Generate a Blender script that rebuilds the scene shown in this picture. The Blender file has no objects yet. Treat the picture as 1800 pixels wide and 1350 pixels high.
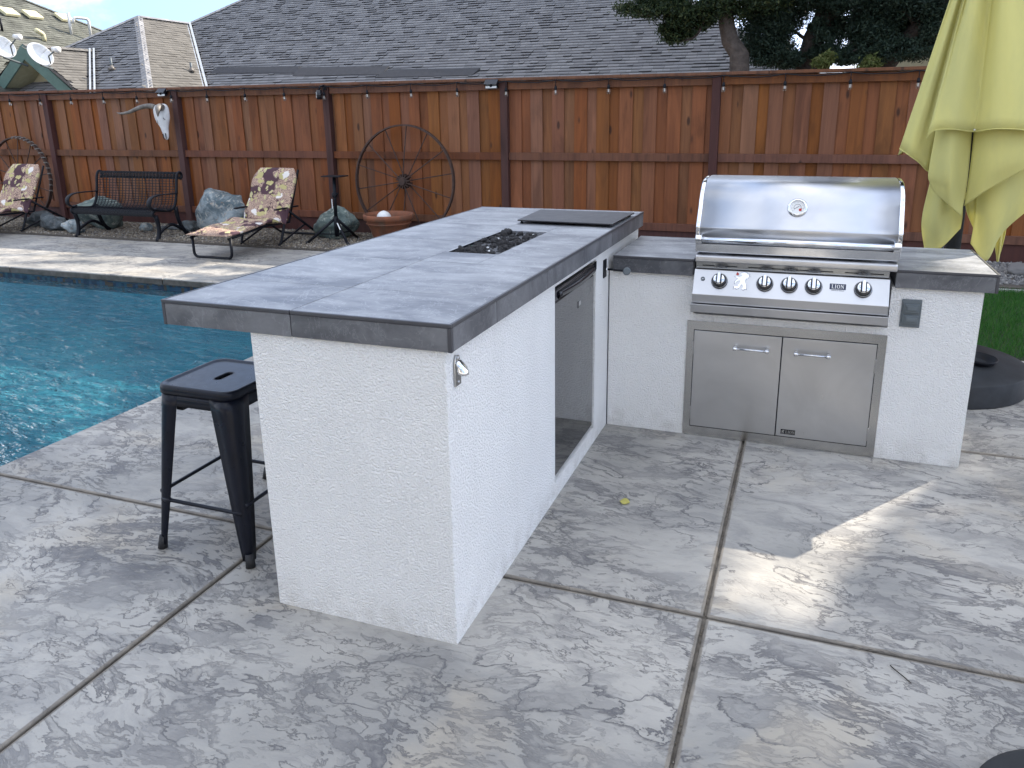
import bpy, bmesh, math, random
import numpy as np
from mathutils import Vector, Matrix
random.seed(7); RNG = np.random.default_rng(7)
SC = bpy.context.scene
COL = SC.collection

# ------------------------------------------------------------------ camera
cam = bpy.data.cameras.new('camera'); camo = bpy.data.objects.new('camera', cam); COL.objects.link(camo)
yaw, pit, rol = -0.351834147, 0.269300564, -0.0116415952
cy, sy = math.cos(yaw), math.sin(yaw)
fwd = Vector((sy*math.cos(pit), cy*math.cos(pit), -math.sin(pit)))
rgt = Vector((cy, -sy, 0)); up = rgt.cross(fwd)
r2 = rgt*math.cos(rol)+up*math.sin(rol); u2 = -rgt*math.sin(rol)+up*math.cos(rol)
mw = Matrix((r2, u2, -fwd)).transposed().to_4x4(); mw.translation = Vector((0.9227, -1.8683, 1.6026))
camo.matrix_world = mw
cam.sensor_width = 36; cam.lens = 36*1360.157/1800
cam.shift_x = -22.17/1800; cam.shift_y = -100.525/1800
cam.clip_start = 0.05; cam.clip_end = 500
SC.camera = camo

# ------------------------------------------------------------------ light
EL, AZ = math.radians(36), math.radians(54)           # sun elevation, azimuth from +X towards +Y
SUN = Vector((math.cos(EL)*math.cos(AZ), math.cos(EL)*math.sin(AZ), math.sin(EL)))
world = bpy.data.worlds.new('World'); SC.world = world; world.use_nodes = True
wn = world.node_tree; bg = wn.nodes['Background']
sky = wn.nodes.new('ShaderNodeTexSky'); sky.sky_type = 'NISHITA'; sky.sun_disc = False
sky.sun_elevation = EL; sky.sun_rotation = math.radians(90)-AZ
sky.air_density = 1.0; sky.dust_density = 0.8; sky.ozone_density = 0.3
def wnode(t, **p):
    n = wn.nodes.new(t)
    for k, v in p.items(): setattr(n, k, v)
    return n
# the same even, slightly hazy blue down to the horizon, with thin high cloud
tc = wnode('ShaderNodeTexCoord'); va = wnode('ShaderNodeVectorMath', operation='MULTIPLY_ADD')
va.inputs[1].default_value = (1, 1, .6); va.inputs[2].default_value = (0, 0, .56)
wn.links.new(tc.outputs['Generated'], va.inputs[0]); wn.links.new(va.outputs[0], sky.inputs[0])
mp = wnode('ShaderNodeMapping'); mp.inputs['Scale'].default_value = (1.0, 2.2, 3.4); mp.inputs['Rotation'].default_value = (.2, .1, .5); mp.inputs['Location'].default_value = (2.0, 0, 0)
wn.links.new(tc.outputs['Generated'], mp.inputs[0])
cn = wnode('ShaderNodeTexNoise'); cn.inputs['Scale'].default_value = 1.7; cn.inputs['Detail'].default_value = 8; cn.inputs['Roughness'].default_value = .6; cn.inputs['Distortion'].default_value = .6
wn.links.new(mp.outputs[0], cn.inputs['Vector'])
mr = wnode('ShaderNodeMapRange', interpolation_type='SMOOTHSTEP'); mr.inputs['From Min'].default_value = .39; mr.inputs['From Max'].default_value = .66; mr.inputs['To Max'].default_value = .72
wn.links.new(cn.outputs['Fac'], mr.inputs['Value'])
cm = wnode('ShaderNodeMix', data_type='RGBA'); wn.links.new(mr.outputs[0], cm.inputs[0]); wn.links.new(sky.outputs[0], cm.inputs[6]); cm.inputs[7].default_value = (4.9, 4.9*.975, 4.9*.92, 1)
wn.links.new(cm.outputs[2], bg.inputs[0]); bg.inputs[1].default_value = 0.15
sun = bpy.data.lights.new('sun', 'SUN'); suno = bpy.data.objects.new('sun', sun); COL.objects.link(suno)
sun.energy = 2.3; sun.angle = math.radians(0.5); sun.color = (1.0, 0.91, 0.78)
suno.rotation_euler = (-SUN).to_track_quat('-Z', 'Y').to_euler()
suno.location = (20, 25, 30)
SC.view_settings.view_transform = 'Standard'; SC.view_settings.look = 'None'
SC.view_settings.gamma = 1; SC.view_settings.use_curve_mapping = False
SC.view_settings.exposure = 1.97

# ------------------------------------------------------------------ material helpers
class T:
    def __init__(s, name):
        s.m = bpy.data.materials.new(name); s.m.use_nodes = True; s.nt = s.m.node_tree
        s.b = s.nt.nodes['Principled BSDF']; s.out = s.nt.nodes['Material Output']
    def n(s, t, props=None, **ins):
        nd = s.nt.nodes.new(t)
        for k, v in (props or {}).items(): setattr(nd, k, v)
        for k, v in ins.items(): s.put(nd.inputs[k.replace('_', ' ')], v)
        return nd
    def put(s, inp, v):
        if isinstance(v, bpy.types.NodeSocket): s.nt.links.new(v, inp)
        elif isinstance(v, (tuple, list)) and len(v) == 3 and inp.type == 'RGBA': inp.default_value = (*v, 1)
        else: inp.default_value = v
    def set(s, **k):
        for a, v in k.items(): s.put(s.b.inputs[a.replace('_', ' ')], v)
        return s
    def pos(s): return s.n('ShaderNodeNewGeometry').outputs['Position']
    def obj(s): return s.n('ShaderNodeTexCoord').outputs['Object']
    def rnd(s): return s.n('ShaderNodeObjectInfo').outputs['Random']
    def isl(s): return s.n('ShaderNodeNewGeometry').outputs['Random Per Island']
    def map(s, v, sc=(1,1,1), rot=(0,0,0), loc=(0,0,0)):
        nd = s.n('ShaderNodeMapping'); s.put(nd.inputs['Vector'], v)
        nd.inputs['Scale'].default_value = sc; nd.inputs['Rotation'].default_value = rot
        if isinstance(loc, bpy.types.NodeSocket): s.put(nd.inputs['Location'], loc)
        else: nd.inputs['Location'].default_value = loc
        return nd.outputs[0]
    def noise(s, v, sc=5, det=4, ro=.5, di=0, col=False):
        nd = s.n('ShaderNodeTexNoise'); s.put(nd.inputs['Vector'], v)
        nd.inputs['Scale'].default_value = sc; nd.inputs['Detail'].default_value = det
        nd.inputs['Roughness'].default_value = ro; nd.inputs['Distortion'].default_value = di
        return nd.outputs['Color' if col else 'Fac']
    def vor(s, v, sc=5, feat='F1', out='Distance', rand=1):
        nd = s.n('ShaderNodeTexVoronoi', {'feature': feat}); s.put(nd.inputs['Vector'], v)
        nd.inputs['Scale'].default_value = sc; nd.inputs['Randomness'].default_value = rand
        return nd.outputs[out]
    def ramp(s, f, stops, interp='LINEAR'):
        nd = s.n('ShaderNodeValToRGB'); s.put(nd.inputs[0], f); cr = nd.color_ramp; cr.interpolation = interp
        while len(cr.elements) < len(stops): cr.elements.new(0.5)
        for e, (p, c) in zip(cr.elements, stops):
            e.position = p; e.color = (*c, 1) if isinstance(c, tuple) else (c, c, c, 1)
        return nd.outputs[0]
    def mix(s, f, a, b, bl='MIX'):
        nd = s.n('ShaderNodeMix', {'data_type': 'RGBA', 'blend_type': bl})
        s.put(nd.inputs[0], f); s.put(nd.inputs[6], a); s.put(nd.inputs[7], b); return nd.outputs[2]
    def mth(s, op, a, b=0.0, c=0.0, cl=False):
        nd = s.n('ShaderNodeMath', {'operation': op, 'use_clamp': cl})
        s.put(nd.inputs[0], a); s.put(nd.inputs[1], b); s.put(nd.inputs[2], c); return nd.outputs[0]
    def vm(s, op, a, b):
        nd = s.n('ShaderNodeVectorMath', {'operation': op}); s.put(nd.inputs[0], a); s.put(nd.inputs[1], b); return nd.outputs[0]
    def sm(s, v, a, b):
        nd = s.n('ShaderNodeMapRange', {'interpolation_type': 'SMOOTHSTEP'}); s.put(nd.inputs['Value'], v)
        nd.inputs['From Min'].default_value = a; nd.inputs['From Max'].default_value = b; return nd.outputs[0]
    def bump(s, h, st=.3, di=.01, nrm=None):
        nd = s.n('ShaderNodeBump'); s.put(nd.inputs['Height'], h)
        nd.inputs['Strength'].default_value = st; nd.inputs['Distance'].default_value = di
        if nrm is not None: s.put(nd.inputs['Normal'], nrm)
        return nd.outputs[0]

def plain(name, col, rough=.5, metal=0, spec=.5, var=.12, sc=8, bump=0, bsc=60, bd=.002):
    t = T(name); o = t.obj()
    f = t.noise(o, sc, 5, .6)
    c = t.mix(t.ramp(f, [(.3, 0.0), (.7, 1.0)]), tuple(x*(1-var) for x in col), tuple(min(1, x*(1+var)) for x in col))
    t.set(Base_Color=c, Metallic=metal, Specular_IOR_Level=spec)
    t.set(Roughness=t.mth('ADD', t.mth('MULTIPLY', t.noise(o, sc*2.3, 4, .6), .16), rough-.08))
    if bump: t.set(Normal=t.bump(t.noise(o, bsc, 4, .6), bump, bd))
    return t.m

MAT = {}
# stucco
t = T('stucco'); p = t.pos()
w1 = t.noise(p, 145, 2, .55); w2 = t.noise(p, 70, 2, .5); w3 = t.noise(p, 2.2, 4, .6)
st_f = t.noise(t.map(p, (9, 9, 1.6)), 1.0, 4, .6)
sep = t.n('ShaderNodeSeparateXYZ'); t.put(sep.inputs[0], p)
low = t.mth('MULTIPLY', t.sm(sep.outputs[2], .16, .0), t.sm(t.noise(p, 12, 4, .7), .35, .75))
c = t.mix(t.sm(w3, .3, .75), (.91, .90, .875), (.86, .85, .825))
c = t.mix(t.mth('MULTIPLY', t.sm(st_f, .55, .8), .12), c, (.6, .59, .56))
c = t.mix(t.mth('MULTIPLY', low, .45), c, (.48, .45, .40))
c = t.mix(t.mth('MULTIPLY', t.sm(w1, .40, .26), .6), c, (.64, .64, .63))
h = t.mth('ADD', t.sm(w1, .3, .62), t.mth('MULTIPLY', w2, .8))
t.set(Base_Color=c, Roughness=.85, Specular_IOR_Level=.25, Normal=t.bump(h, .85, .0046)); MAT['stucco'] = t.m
# porcelain counter tile
def tile_mat(name, lo, hi, rot):
    t = T(name); p = t.pos(); r = t.rnd()
    off = t.vm('MULTIPLY', t.n('ShaderNodeCombineXYZ', None, X=r, Y=r, Z=r).outputs[0], (37., 19., 11.))
    q = t.vm('ADD', p, off)
    a = t.noise(t.map(q, (3.0, 9.0, 6), (0, 0, rot)), 1.0, 7, .62, .8)
    b = t.noise(t.map(q, (1.2, 2.6, 2)), 1.3, 5, .55, .5)
    d = t.noise(q, 60, 4, .7)
    f = t.mth('ADD', t.mth('MULTIPLY', a, .48), t.mth('ADD', t.mth('MULTIPLY', b, .30), t.mth('MULTIPLY', t.noise(q, 7, 6, .7, .4), .22)))
    c = t.ramp(f, [(.41, lo), (.5, tuple((x+y)/2 for x, y in zip(lo, hi))), (.59, hi)])
    c = t.mix(t.mth('MULTIPLY', t.sm(d, .55, .75), .25), c, tuple(x*.6 for x in lo))
    vein = t.noise(t.map(q, (4, 4, 4)), 1.4, 6, .65, 1.5)
    vv = t.mth('ABSOLUTE', t.mth('SUBTRACT', vein, .5))
    c = t.mix(t.mth('MULTIPLY', t.sm(vv, .014, .0), .3), c, tuple(min(1, x*1.7) for x in hi))
    t.set(Base_Color=c, Roughness=t.mth('ADD', t.mth('MULTIPLY', a, .25), .33), Specular_IOR_Level=.5,
          Normal=t.bump(t.mth('ADD', a, t.mth('MULTIPLY', d, .3)), .15, .002)); return t.m
MAT['tile'] = tile_mat('counter_tile', (.135, .14, .155), (.37, .375, .385), .1)
MAT['fascia'] = tile_mat('fascia_tile', (.060, .062, .070), (.165, .167, .175), .6)  # counter tile coloured darker for upright faces that reflect no sky
MAT['trim'] = plain('edge_trim', (.055, .055, .062), .38)
MAT['grout'] = plain('grout', (.10, .10, .105), .9)
# stamped concrete
def stamped(name, joints=True, warm=0.0):
    t = T(name); p = t.pos()
    wc = t.noise(p, 1.7, 3, .5, 0, True)
    q = t.vm('ADD', p, t.vm('MULTIPLY', t.vm('SUBTRACT', wc, (.5, .5, .5)), (.26, .26, .0)))
    w2_ = t.noise(p, 9, 3, .6, 0, True)
    q = t.vm('ADD', q, t.vm('MULTIPLY', t.vm('SUBTRACT', w2_, (.5, .5, .5)), (.022, .022, .0)))
    qa = t.map(q, (1.05, 1.9, 1), (0, 0, math.radians(38)))
    h1 = t.noise(qa, 1.3, 9, .58, .25)
    tt = t.mth('MULTIPLY', h1, 7.0); fr = t.mth('FRACT', tt)
    lowf = t.sm(t.noise(t.map(p, (1, 1, 1), (0, 0, 0), (4, 2, 0)), 1.1, 3, .5, .5), .38, .60)
    g1 = t.sm(t.noise(p, 2.2, 3, .5), .40, .56)
    line = t.mth('MULTIPLY', t.mth('MULTIPLY', t.sm(fr, .16, .0), t.sm(fr, .0, .015)), t.mth('ADD', t.mth('MULTIPLY', g1, .6), .38))
    def flake(sc, st, rot, lo, wid, off, ds):
        q_ = t.map(q, (1.0, st, 1), (0, 0, math.radians(rot)), (off, off*.7, off*.3))
        n_ = t.noise(q_, sc, 8, .60, ds)
        rim = t.mth('SUBTRACT', 1.0, t.mth('MULTIPLY', t.sm(n_, lo+.012, lo+wid), .80))
        return t.mth('MULTIPLY', t.sm(n_, lo, lo+.013), rim), n_
    f1, n1_ = flake(3.0, 2.2, 34, .565, .09, 0.0, .25)
    f2, n2_ = flake(7.0, 2.4, 22, .56, .10, 7.0, .3)
    f3, n3_ = flake(17, 2.2, 40, .56, .10, 13.0, .3)
    ga = t.sm(t.noise(p, 1.6, 3, .5, .4), .40, .58); gb = t.sm(t.noise(t.map(p, (1, 1, 1), (0, 0, 0), (5, 3, 1)), 2.4, 3, .5, .4), .40, .56)
    dark = t.mth('MAXIMUM', t.mth('MULTIPLY', f1, t.mth('ADD', t.mth('MULTIPLY', ga, .55), .25)), t.mth('MULTIPLY', f2, t.mth('ADD', t.mth('MULTIPLY', gb, .62), .10)))
    dark = t.mth('MAXIMUM', dark, t.mth('MULTIPLY', f3, t.mth('ADD', t.mth('MULTIPLY', ga, .45), .28)))
    dark = t.mth('MULTIPLY', dark, t.mth('ADD', t.mth('MULTIPLY', lowf, .75), .36))
    dark = t.mth('MAXIMUM', dark, line, 0, True)
    cr = t.mth('ABSOLUTE', t.mth('SUBTRACT', t.noise(t.map(q, (1, 1.7, 1), (0, 0, .5), (3, 9, 1)), 3.6, 7, .62, .3), .5))
    crk = t.mth('MULTIPLY', t.sm(cr, .010, .002), t.sm(t.noise(t.map(p, (1, 1, 1), (0, 0, 0), (8, 1, 4)), 2.0, 3, .5), .44, .56))
    dark = t.mth('MAXIMUM', dark, t.mth('MULTIPLY', crk, .7), 0, True)
    h2 = n2_
    big = t.noise(p, .9, 4, .55)
    c = t.mix(t.sm(big, .38, .64), (.43, .408, .368), (.285, .275, .252))
    c = t.mix(t.mth('MULTIPLY', t.sm(t.noise(p, 1.5, 4, .6, .5), .52, .68), .5), c, (.43, .37, .28))
    gr = t.noise(p, 130, 4, .7)
    c = t.mix(t.mth('MULTIPLY', t.sm(gr, .5, .8), .35), c, (.33, .32, .31))
    c = t.mix(t.mth('MULTIPLY', t.sm(n1_, .44, .58), .32), c, (.17, .17, .172))
    c = t.mix(dark, c, (.115, .112, .116))
    hh = t.mth('ADD', t.mth('MULTIPLY', tt, .20), t.mth('MULTIPLY', dark, -.35))
    hh = t.mth('ADD', hh, t.mth('MULTIPLY', h2, .5)); hh = t.mth('ADD', hh, t.mth('MULTIPLY', gr, .03))
    if joints:
        se = t.n('ShaderNodeSeparateXYZ'); t.put(se.inputs[0], p)
        def dist(v, o, per):
            m = t.mth('PINGPONG', t.mth('SUBTRACT', v, o), per/2)
            return m
        # distance to lines x = .71 + k*1.675 (period 3.35/2) and y = .395 + k*1.70
        dx = dist(se.outputs[0], .71, 1.675); dy = dist(se.outputs[1], .395, 1.7)
        dd = t.mth('MINIMUM', dx, dy)
        dd = t.mth('ADD', dd, t.mth('MULTIPLY', t.mth('SUBTRACT', t.noise(p, 30, 3, .6), .5), .008))
        jm = t.sm(dd, .019, .013)
        jc = t.mix(t.sm(t.noise(p, 9, 4, .6), .3, .7), (.26, .23, .19), (.16, .143, .122))
        c = t.mix(jm, c, jc)
    t.set(Base_Color=c, Roughness=t.mth('ADD', t.mth('MULTIPLY', h2, .3), .42), Specular_IOR_Level=.4,
          Normal=t.bump(hh, .75, .012)); return t.m
MAT['stamped'] = stamped('stamped_concrete')
MAT['stamped_plain'] = stamped('stamped_deck', False)
MAT['joint'] = plain('joint_sand', (.17, .15, .125), .95, var=.4, sc=25, bump=.5, bsc=200)
# wood
def wood(name, a, b, knots=True, gs=1.0):
    t = T(name); o = t.obj(); r = t.rnd()
    off = t.n('ShaderNodeCombineXYZ', None, X=t.mth('MULTIPLY', r, 31.0), Y=t.mth('MULTIPLY', r, 7.0), Z=t.mth('MULTIPLY', r, 53.0)).outputs[0]
    q = t.vm('ADD', o, off)
    g = t.noise(t.map(q, (26*gs, 8*gs, 1.1)), 1.0, 7, .62, .9)
    f2 = t.noise(t.map(q, (90, 40, 3.0)), 1.0, 4, .6)
    sd = t.noise(t.map(q, (5, 5, 1.0)), 1.0, 4, .55, .6)
    saw = t.noise(t.map(q, (2, 2, 160)), 1.0, 2, .5)
    c = t.mix(t.ramp(g, [(.32, 0.0), (.66, 1.0)]), a, b)
    c = t.mix(t.mth('MULTIPLY', t.sm(sd, .50, .70), .6), c, tuple(x*.5 for x in a))
    c = t.mix(t.mth('MULTIPLY', t.sm(sd, .42, .28), .5), c, tuple(min(1, x*1.35) for x in b))
    if knots:
        v = t.vor(t.map(q, (6.5, 3, 2.4)), 1.0)
        kn = t.mth('MULTIPLY', t.sm(v, .17, .07), t.sm(t.vor(t.map(q, (6.5, 3, 2.4)), 1.0, 'F1', 'Color'), .5, .6))
        c = t.mix(t.mth('MULTIPLY', kn, .85), c, (.035, .016, .010))
    hsv = t.n('ShaderNodeHueSaturation'); t.put(hsv.inputs['Color'], c)
    t.put(hsv.inputs['Value'], t.mth('ADD', t.mth('MULTIPLY', r, .18), .90))
    t.put(hsv.inputs['Hue'], t.mth('ADD', t.mth('MULTIPLY', t.mth('FRACT', t.mth('MULTIPLY', r, 17.3)), .012), .492))
    t.put(hsv.inputs['Saturation'], t.mth('ADD', t.mth('MULTIPLY', t.mth('FRACT', t.mth('MULTIPLY', r, 9.7)), .25), .86))
    hh = t.mth('ADD', t.mth('MULTIPLY', g, .6), t.mth('ADD', t.mth('MULTIPLY', f2, .35), t.mth('MULTIPLY', saw, .25)))
    t.set(Base_Color=hsv.outputs[0], Roughness=t.mth('ADD', t.mth('MULTIPLY', g, .3), .5), Specular_IOR_Level=.3,
          Normal=t.bump(hh, .5, .004)); return t.m
MAT['board'] = wood('cedar_board', (.178, .066, .024), (.248, .096, .035))
MAT['rail'] = wood('stained_rail', (.12, .046, .024), (.185, .072, .033))
MAT['post'] = wood('dark_post', (.062, .026, .022), (.092, .038, .030), False)
# metals / plastics
def brushed(name, col=(.60, .60, .61), rough=.26, axis=(2, 40, 220), b=.06):
    t = T(name); o = t.pos()
    a = t.noise(t.map(o, axis), 1.0, 4, .6); d = t.noise(o, 2.5, 4, .55, .6); e = t.noise(o, 9, 5, .6)
    c = t.mix(t.sm(d, .35, .7), col, tuple(x*.86 for x in col))
    r = t.mth('ADD', t.mth('MULTIPLY', a, .12), t.mth('ADD', t.mth('MULTIPLY', e, .10), rough-.10))
    t.set(Base_Color=c, Metallic=1.0, Roughness=r, Normal=t.bump(t.mth('ADD', a, t.mth('MULTIPLY', d, 1.2)), b, .0010)); return t.m
MAT['steel'] = brushed('brushed_steel', rough=.33)
MAT['steel_v'] = brushed('brushed_steel_vertical', (.60, .60, .605), .30, (220, 40, 2), .12)
MAT['frame_steel'] = brushed('frame_steel', (.55, .545, .53), .22)
MAT['chrome'] = brushed('chrome', (.80, .81, .83), .10, (30, 30, 30), .05)
MAT['darksteel'] = brushed('dark_mirror_steel', (.20, .205, .215), .03, (2, 30, 120), .012)
MAT['blackgloss'] = plain('black_gloss_plastic', (.010, .010, .013), .18)
MAT['blackmetal'] = plain('black_painted_metal', (.005, .006, .010), .48, spec=.25, bump=.06, bsc=30)
MAT['stool'] = plain('navy_black_powder_coat', (.004, .0055, .012), .30, spec=.28, var=.3, sc=14, bump=.05, bsc=40)
MAT['rubber'] = plain('black_rubber', (.02, .02, .022), .7, bump=.2, bsc=90)
MAT['greyplastic'] = plain('grey_plastic', (.115, .135, .145), .55)
MAT['umbase'] = plain('umbrella_base_plastic', (.022, .024, .027), .58, spec=.35, var=.5, sc=5, bump=.15, bsc=60)
MAT['blackglass'] = plain('dark_ceramic_panel', (.020, .019, .022), .45, var=.15)
MAT['white'] = plain('white_plastic', (.75, .75, .73), .35)
MAT['red'] = plain('red_enamel', (.45, .02, .015), .35)
MAT['navy'] = plain('navy_badge', (.012, .022, .065), .3)
MAT['bronze'] = plain('dark_knob_ring', (.07, .065, .065), .32, metal=.6)
MAT['iron'] = plain('rusty_iron', (.055, .030, .022), .75, var=.45, sc=14, bump=.5, bsc=70)
MAT['bone'] = plain('weathered_bone', (.62, .61, .60), .6, var=.15, sc=14, bump=.5, bsc=35, bd=.004)
MAT['horn'] = plain('grey_horn', (.16, .14, .12), .5, var=.45, sc=14, bump=.4, bsc=30)
MAT['soil'] = plain('potting_soil', (.05, .035, .025), .95, bump=.8, bsc=50, bd=.01)
MAT['fasciagreen'] = plain('green_fascia_paint', (.105, .175, .150), .6)
MAT['whitewall'] = plain('pale_house_stucco', (.58, .575, .55), .85, bump=.3, bsc=80)
MAT['creamwall'] = plain('cream_stucco', (.50, .46, .31), .85, bump=.3, bsc=80)
MAT['soffit'] = plain('soffit_paint', (.40, .40, .27), .8)
MAT['flash'] = plain('white_flashing', (.62, .62, .60), .4, metal=.2)
MAT['ventcream'] = plain('cream_roof_vent', (.62, .57, .36), .6)
MAT['leafyellow'] = plain('dry_leaf', (.42, .38, .10), .6)
MAT['coping'] = plain('dark_coping', (.085, .078, .068), .85, var=.45, sc=12, bump=.5, bsc=60)
MAT['curb'] = plain('concrete_curb', (.42, .41, .39), .85, var=.12, bump=.3, bsc=120)
MAT['ground'] = plain('bare_soil', (.17, .155, .135), .95, var=.3, sc=3, bump=.6, bsc=20, bd=.02)
MAT['gravelbed'] = plain('gravel_bed', (.11, .095, .08), .95, var=.5, sc=60, bump=1, bsc=70, bd=.02)
MAT['lawnbase'] = plain('lawn_soil', (.022, .040, .014), .95, var=.3, sc=30)
MAT['bark'] = plain('grey_bark', (.085, .068, .056), .9, var=.4, sc=10, bump=1, bsc=16, bd=.03)
MAT['bark2'] = plain('dark_bark', (.045, .034, .028), .9, var=.4, sc=10, bump=1, bsc=22, bd=.03)
# terracotta
t = T('terracotta'); o = t.obj(); n1 = t.noise(o, 6, 6, .65, .5); n2 = t.noise(t.map(o, (5, 5, 1.5)), 2, 5, .6)
c = t.mix(t.sm(n1, .35, .65), (.27, .095, .045), (.17, .07, .04)); c = t.mix(t.mth('MULTIPLY', t.sm(n2, .5, .7), .5), c, (.14, .11, .08))
t.set(Base_Color=c, Roughness=.8, Normal=t.bump(n1, .3, .004)); MAT['terracotta'] = t.m
# rock
def rockmat(name, cols, sc=4):
    t = T(name); o = t.obj(); r = t.rnd()
    q = t.vm('ADD', o, t.vm('MULTIPLY', t.n('ShaderNodeCombineXYZ', None, X=r, Y=r, Z=r).outputs[0], (9., 5., 7.)))
    a = t.noise(q, sc, 7, .68, 1.0); b = t.noise(q, sc*2.6, 6, .7, .6); v = t.noise(q, sc*5, 5, .7)
    c = t.mix(t.sm(a, .38, .62), cols[0], cols[1]); c = t.mix(t.sm(b, .54, .64), c, cols[2])
    c = t.mix(t.mth('MULTIPLY', t.sm(v, .58, .68), .6), c, cols[3])
    t.set(Base_Color=c, Roughness=.85, Normal=t.bump(t.mth('ADD', a, t.mth('MULTIPLY', v, .5)), .8, .03)); return t.m
MAT['rock'] = rockmat('lichen_rock', [(.09, .125, .14), (.30, .34, .35), (.44, .42, .37), (.22, .13, .075)])
MAT['rockgreen'] = rockmat('green_rock', [(.075, .105, .10), (.17, .21, .185), (.34, .36, .31), (.05, .055, .05)])
MAT['rockdark'] = rockmat('dark_rock', [(.045, .055, .06), (.10, .115, .12), (.17, .18, .18), (.07, .05, .035)])
MAT['lava'] = rockmat('lava_rock', [(.045, .043, .044), (.085, .08, .08), (.13, .12, .118), (.05, .035, .03)], 40)
# pebbles / shingles / leaves: colour per island
def islands(name, stops, rough=.85, hue=None, trans=0, extra=0.0):
    t = T(name); c = t.ramp(t.isl(), stops)
    if extra:
        n = t.noise(t.pos(), extra, 5, .7); c = t.mix(t.sm(n, .4, .7), c, t.mix(.5, c, (.02, .02, .02)))
    t.set(Base_Color=c, Roughness=rough, Specular_IOR_Level=.3)
    if trans:
        tr = t.n('ShaderNodeBsdfTranslucent'); t.put(tr.inputs[0], c)
        ms = t.n('ShaderNodeMixShader'); ms.inputs[0].default_value = trans
        t.nt.links.new(t.b.outputs[0], ms.inputs[1]); t.nt.links.new(tr.outputs[0], ms.inputs[2]); t.nt.links.new(ms.outputs[0], t.out.inputs[0])
    return t.m
MAT['pebble'] = islands('pebbles', [(0, (.09, .075, .06)), (.3, (.22, .18, .13)), (.6, (.30, .26, .20)), (.85, (.15, .14, .13)), (1, (.46, .42, .36))])
MAT['cobble'] = islands('river_cobble', [(0, (.10, .10, .105)), (.4, (.22, .21, .20)), (.75, (.15, .15, .15)), (1, (.36, .34, .31))])
MAT['shingle'] = islands('grey_shingles', [(0, (.20, .198, .202)), (.35, (.225, .223, .228)), (.7, (.25, .248, .252)), (1, (.285, .282, .284))], .9)
MAT['shinglebutt'] = plain('shingle_butt_shade', (.055, .055, .06), .95)
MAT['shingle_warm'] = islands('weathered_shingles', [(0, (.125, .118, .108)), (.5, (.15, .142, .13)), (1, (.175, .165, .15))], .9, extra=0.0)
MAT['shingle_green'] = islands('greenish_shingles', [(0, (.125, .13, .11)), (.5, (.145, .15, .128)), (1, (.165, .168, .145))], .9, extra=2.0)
MAT['roofbase'] = plain('roof_underlay', (.035, .035, .04), .9)
MAT['leaf'] = islands('evergreen_leaves', [(0, (.010, .022, .010)), (.45, (.022, .042, .016)), (.8, (.038, .060, .020)), (1, (.075, .085, .028))], .6, trans=.25)
MAT['leafblue'] = islands('cypress_leaves', [(0, (.012, .026, .018)), (.5, (.022, .042, .027)), (1, (.040, .062, .036))], .6, trans=.2)
MAT['leaflight'] = islands('shrub_leaves', [(0, (.06, .085, .02)), (.5, (.12, .15, .04)), (1, (.22, .23, .09))], .6, trans=.35)
MAT['grass'] = islands('grass_blades', [(0, (.025, .11, .016)), (.5, (.045, .17, .024)), (.9, (.08, .21, .04)), (1, (.15, .17, .07))], .6, trans=.3)
# canopy cloth
def cloth(name, a, b):
    t = T(name); o = t.pos(); n = t.noise(t.map(o, (3, 3, .7)), 1.6, 5, .6, .4); w = t.noise(o, 420, 2, .5)
    c = t.mix(t.sm(n, .35, .68), a, b)
    t.set(Base_Color=c, Roughness=.8, Specular_IOR_Level=.2, Normal=t.bump(t.mth('ADD', t.mth('MULTIPLY', w, .15), n), .25, .01))
    tr = t.n('ShaderNodeBsdfTranslucent'); t.put(tr.inputs[0], c)
    ms = t.n('ShaderNodeMixShader'); ms.inputs[0].default_value = .3
    t.nt.links.new(t.b.outputs[0], ms.inputs[1]); t.nt.links.new(tr.outputs[0], ms.inputs[2]); t.nt.links.new(ms.outputs[0], t.out.inputs[0]); return t.m
MAT['canopy'] = cloth('pale_yellow_green_canvas', (.76, .71, .27), (.66, .63, .26))
# floral cushion fabric
t = T('floral_fabric'); o = t.obj(); wq = t.vm('ADD', o, t.vm('MULTIPLY', t.vm('SUBTRACT', t.noise(o, 9, 3, .5, 0, True), (.5,)*3), (.13, .13, .13)))
v1 = t.vor(t.map(wq, (1, 1, 1.9), (.3, .2, .6)), 6.0); v2 = t.vor(t.map(wq, (2.1, 1.2, 1), (.9, .1, -.5)), 6.5); v3 = t.vor(t.map(wq, (1, 1, 1), (.1, 0, 0), (3, 3, 3)), 4.6)
fr = t.mth('FRACT', t.mth('MULTIPLY', t.noise(wq, 9, 2, .5, 2.0), 15.0))
c = t.mix(t.mth('MULTIPLY', t.sm(fr, .42, .5), t.sm(t.noise(o, 5, 2, .5), .40, .46)), (.085, .045, .055), (.62, .44, .32))
c = t.mix(t.sm(v1, .33, .29), c, (.46, .40, .18)); c = t.mix(t.mth('MULTIPLY', t.sm(v2, .30, .25), .9), c, (.56, .50, .26))
c = t.mix(t.sm(t.mth('ADD', v3, t.mth('MULTIPLY', t.noise(o, 60, 2, .5), .12)), .29, .25), c, (.72, .67, .62))
t.set(Base_Color=c, Roughness=.85, Specular_IOR_Level=.2, Normal=t.bump(t.noise(o, 9, 3, .5), .5, .02)); MAT['floral'] = t.m
# glass bulb
t = T('clear_bulb_glass'); gl = t.n('ShaderNodeBsdfGlass', None, Color=(.95, .93, .9), Roughness=.05, IOR=1.45)
t.nt.links.new(gl.outputs[0], t.out.inputs[0]); MAT['glass'] = t.m
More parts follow.
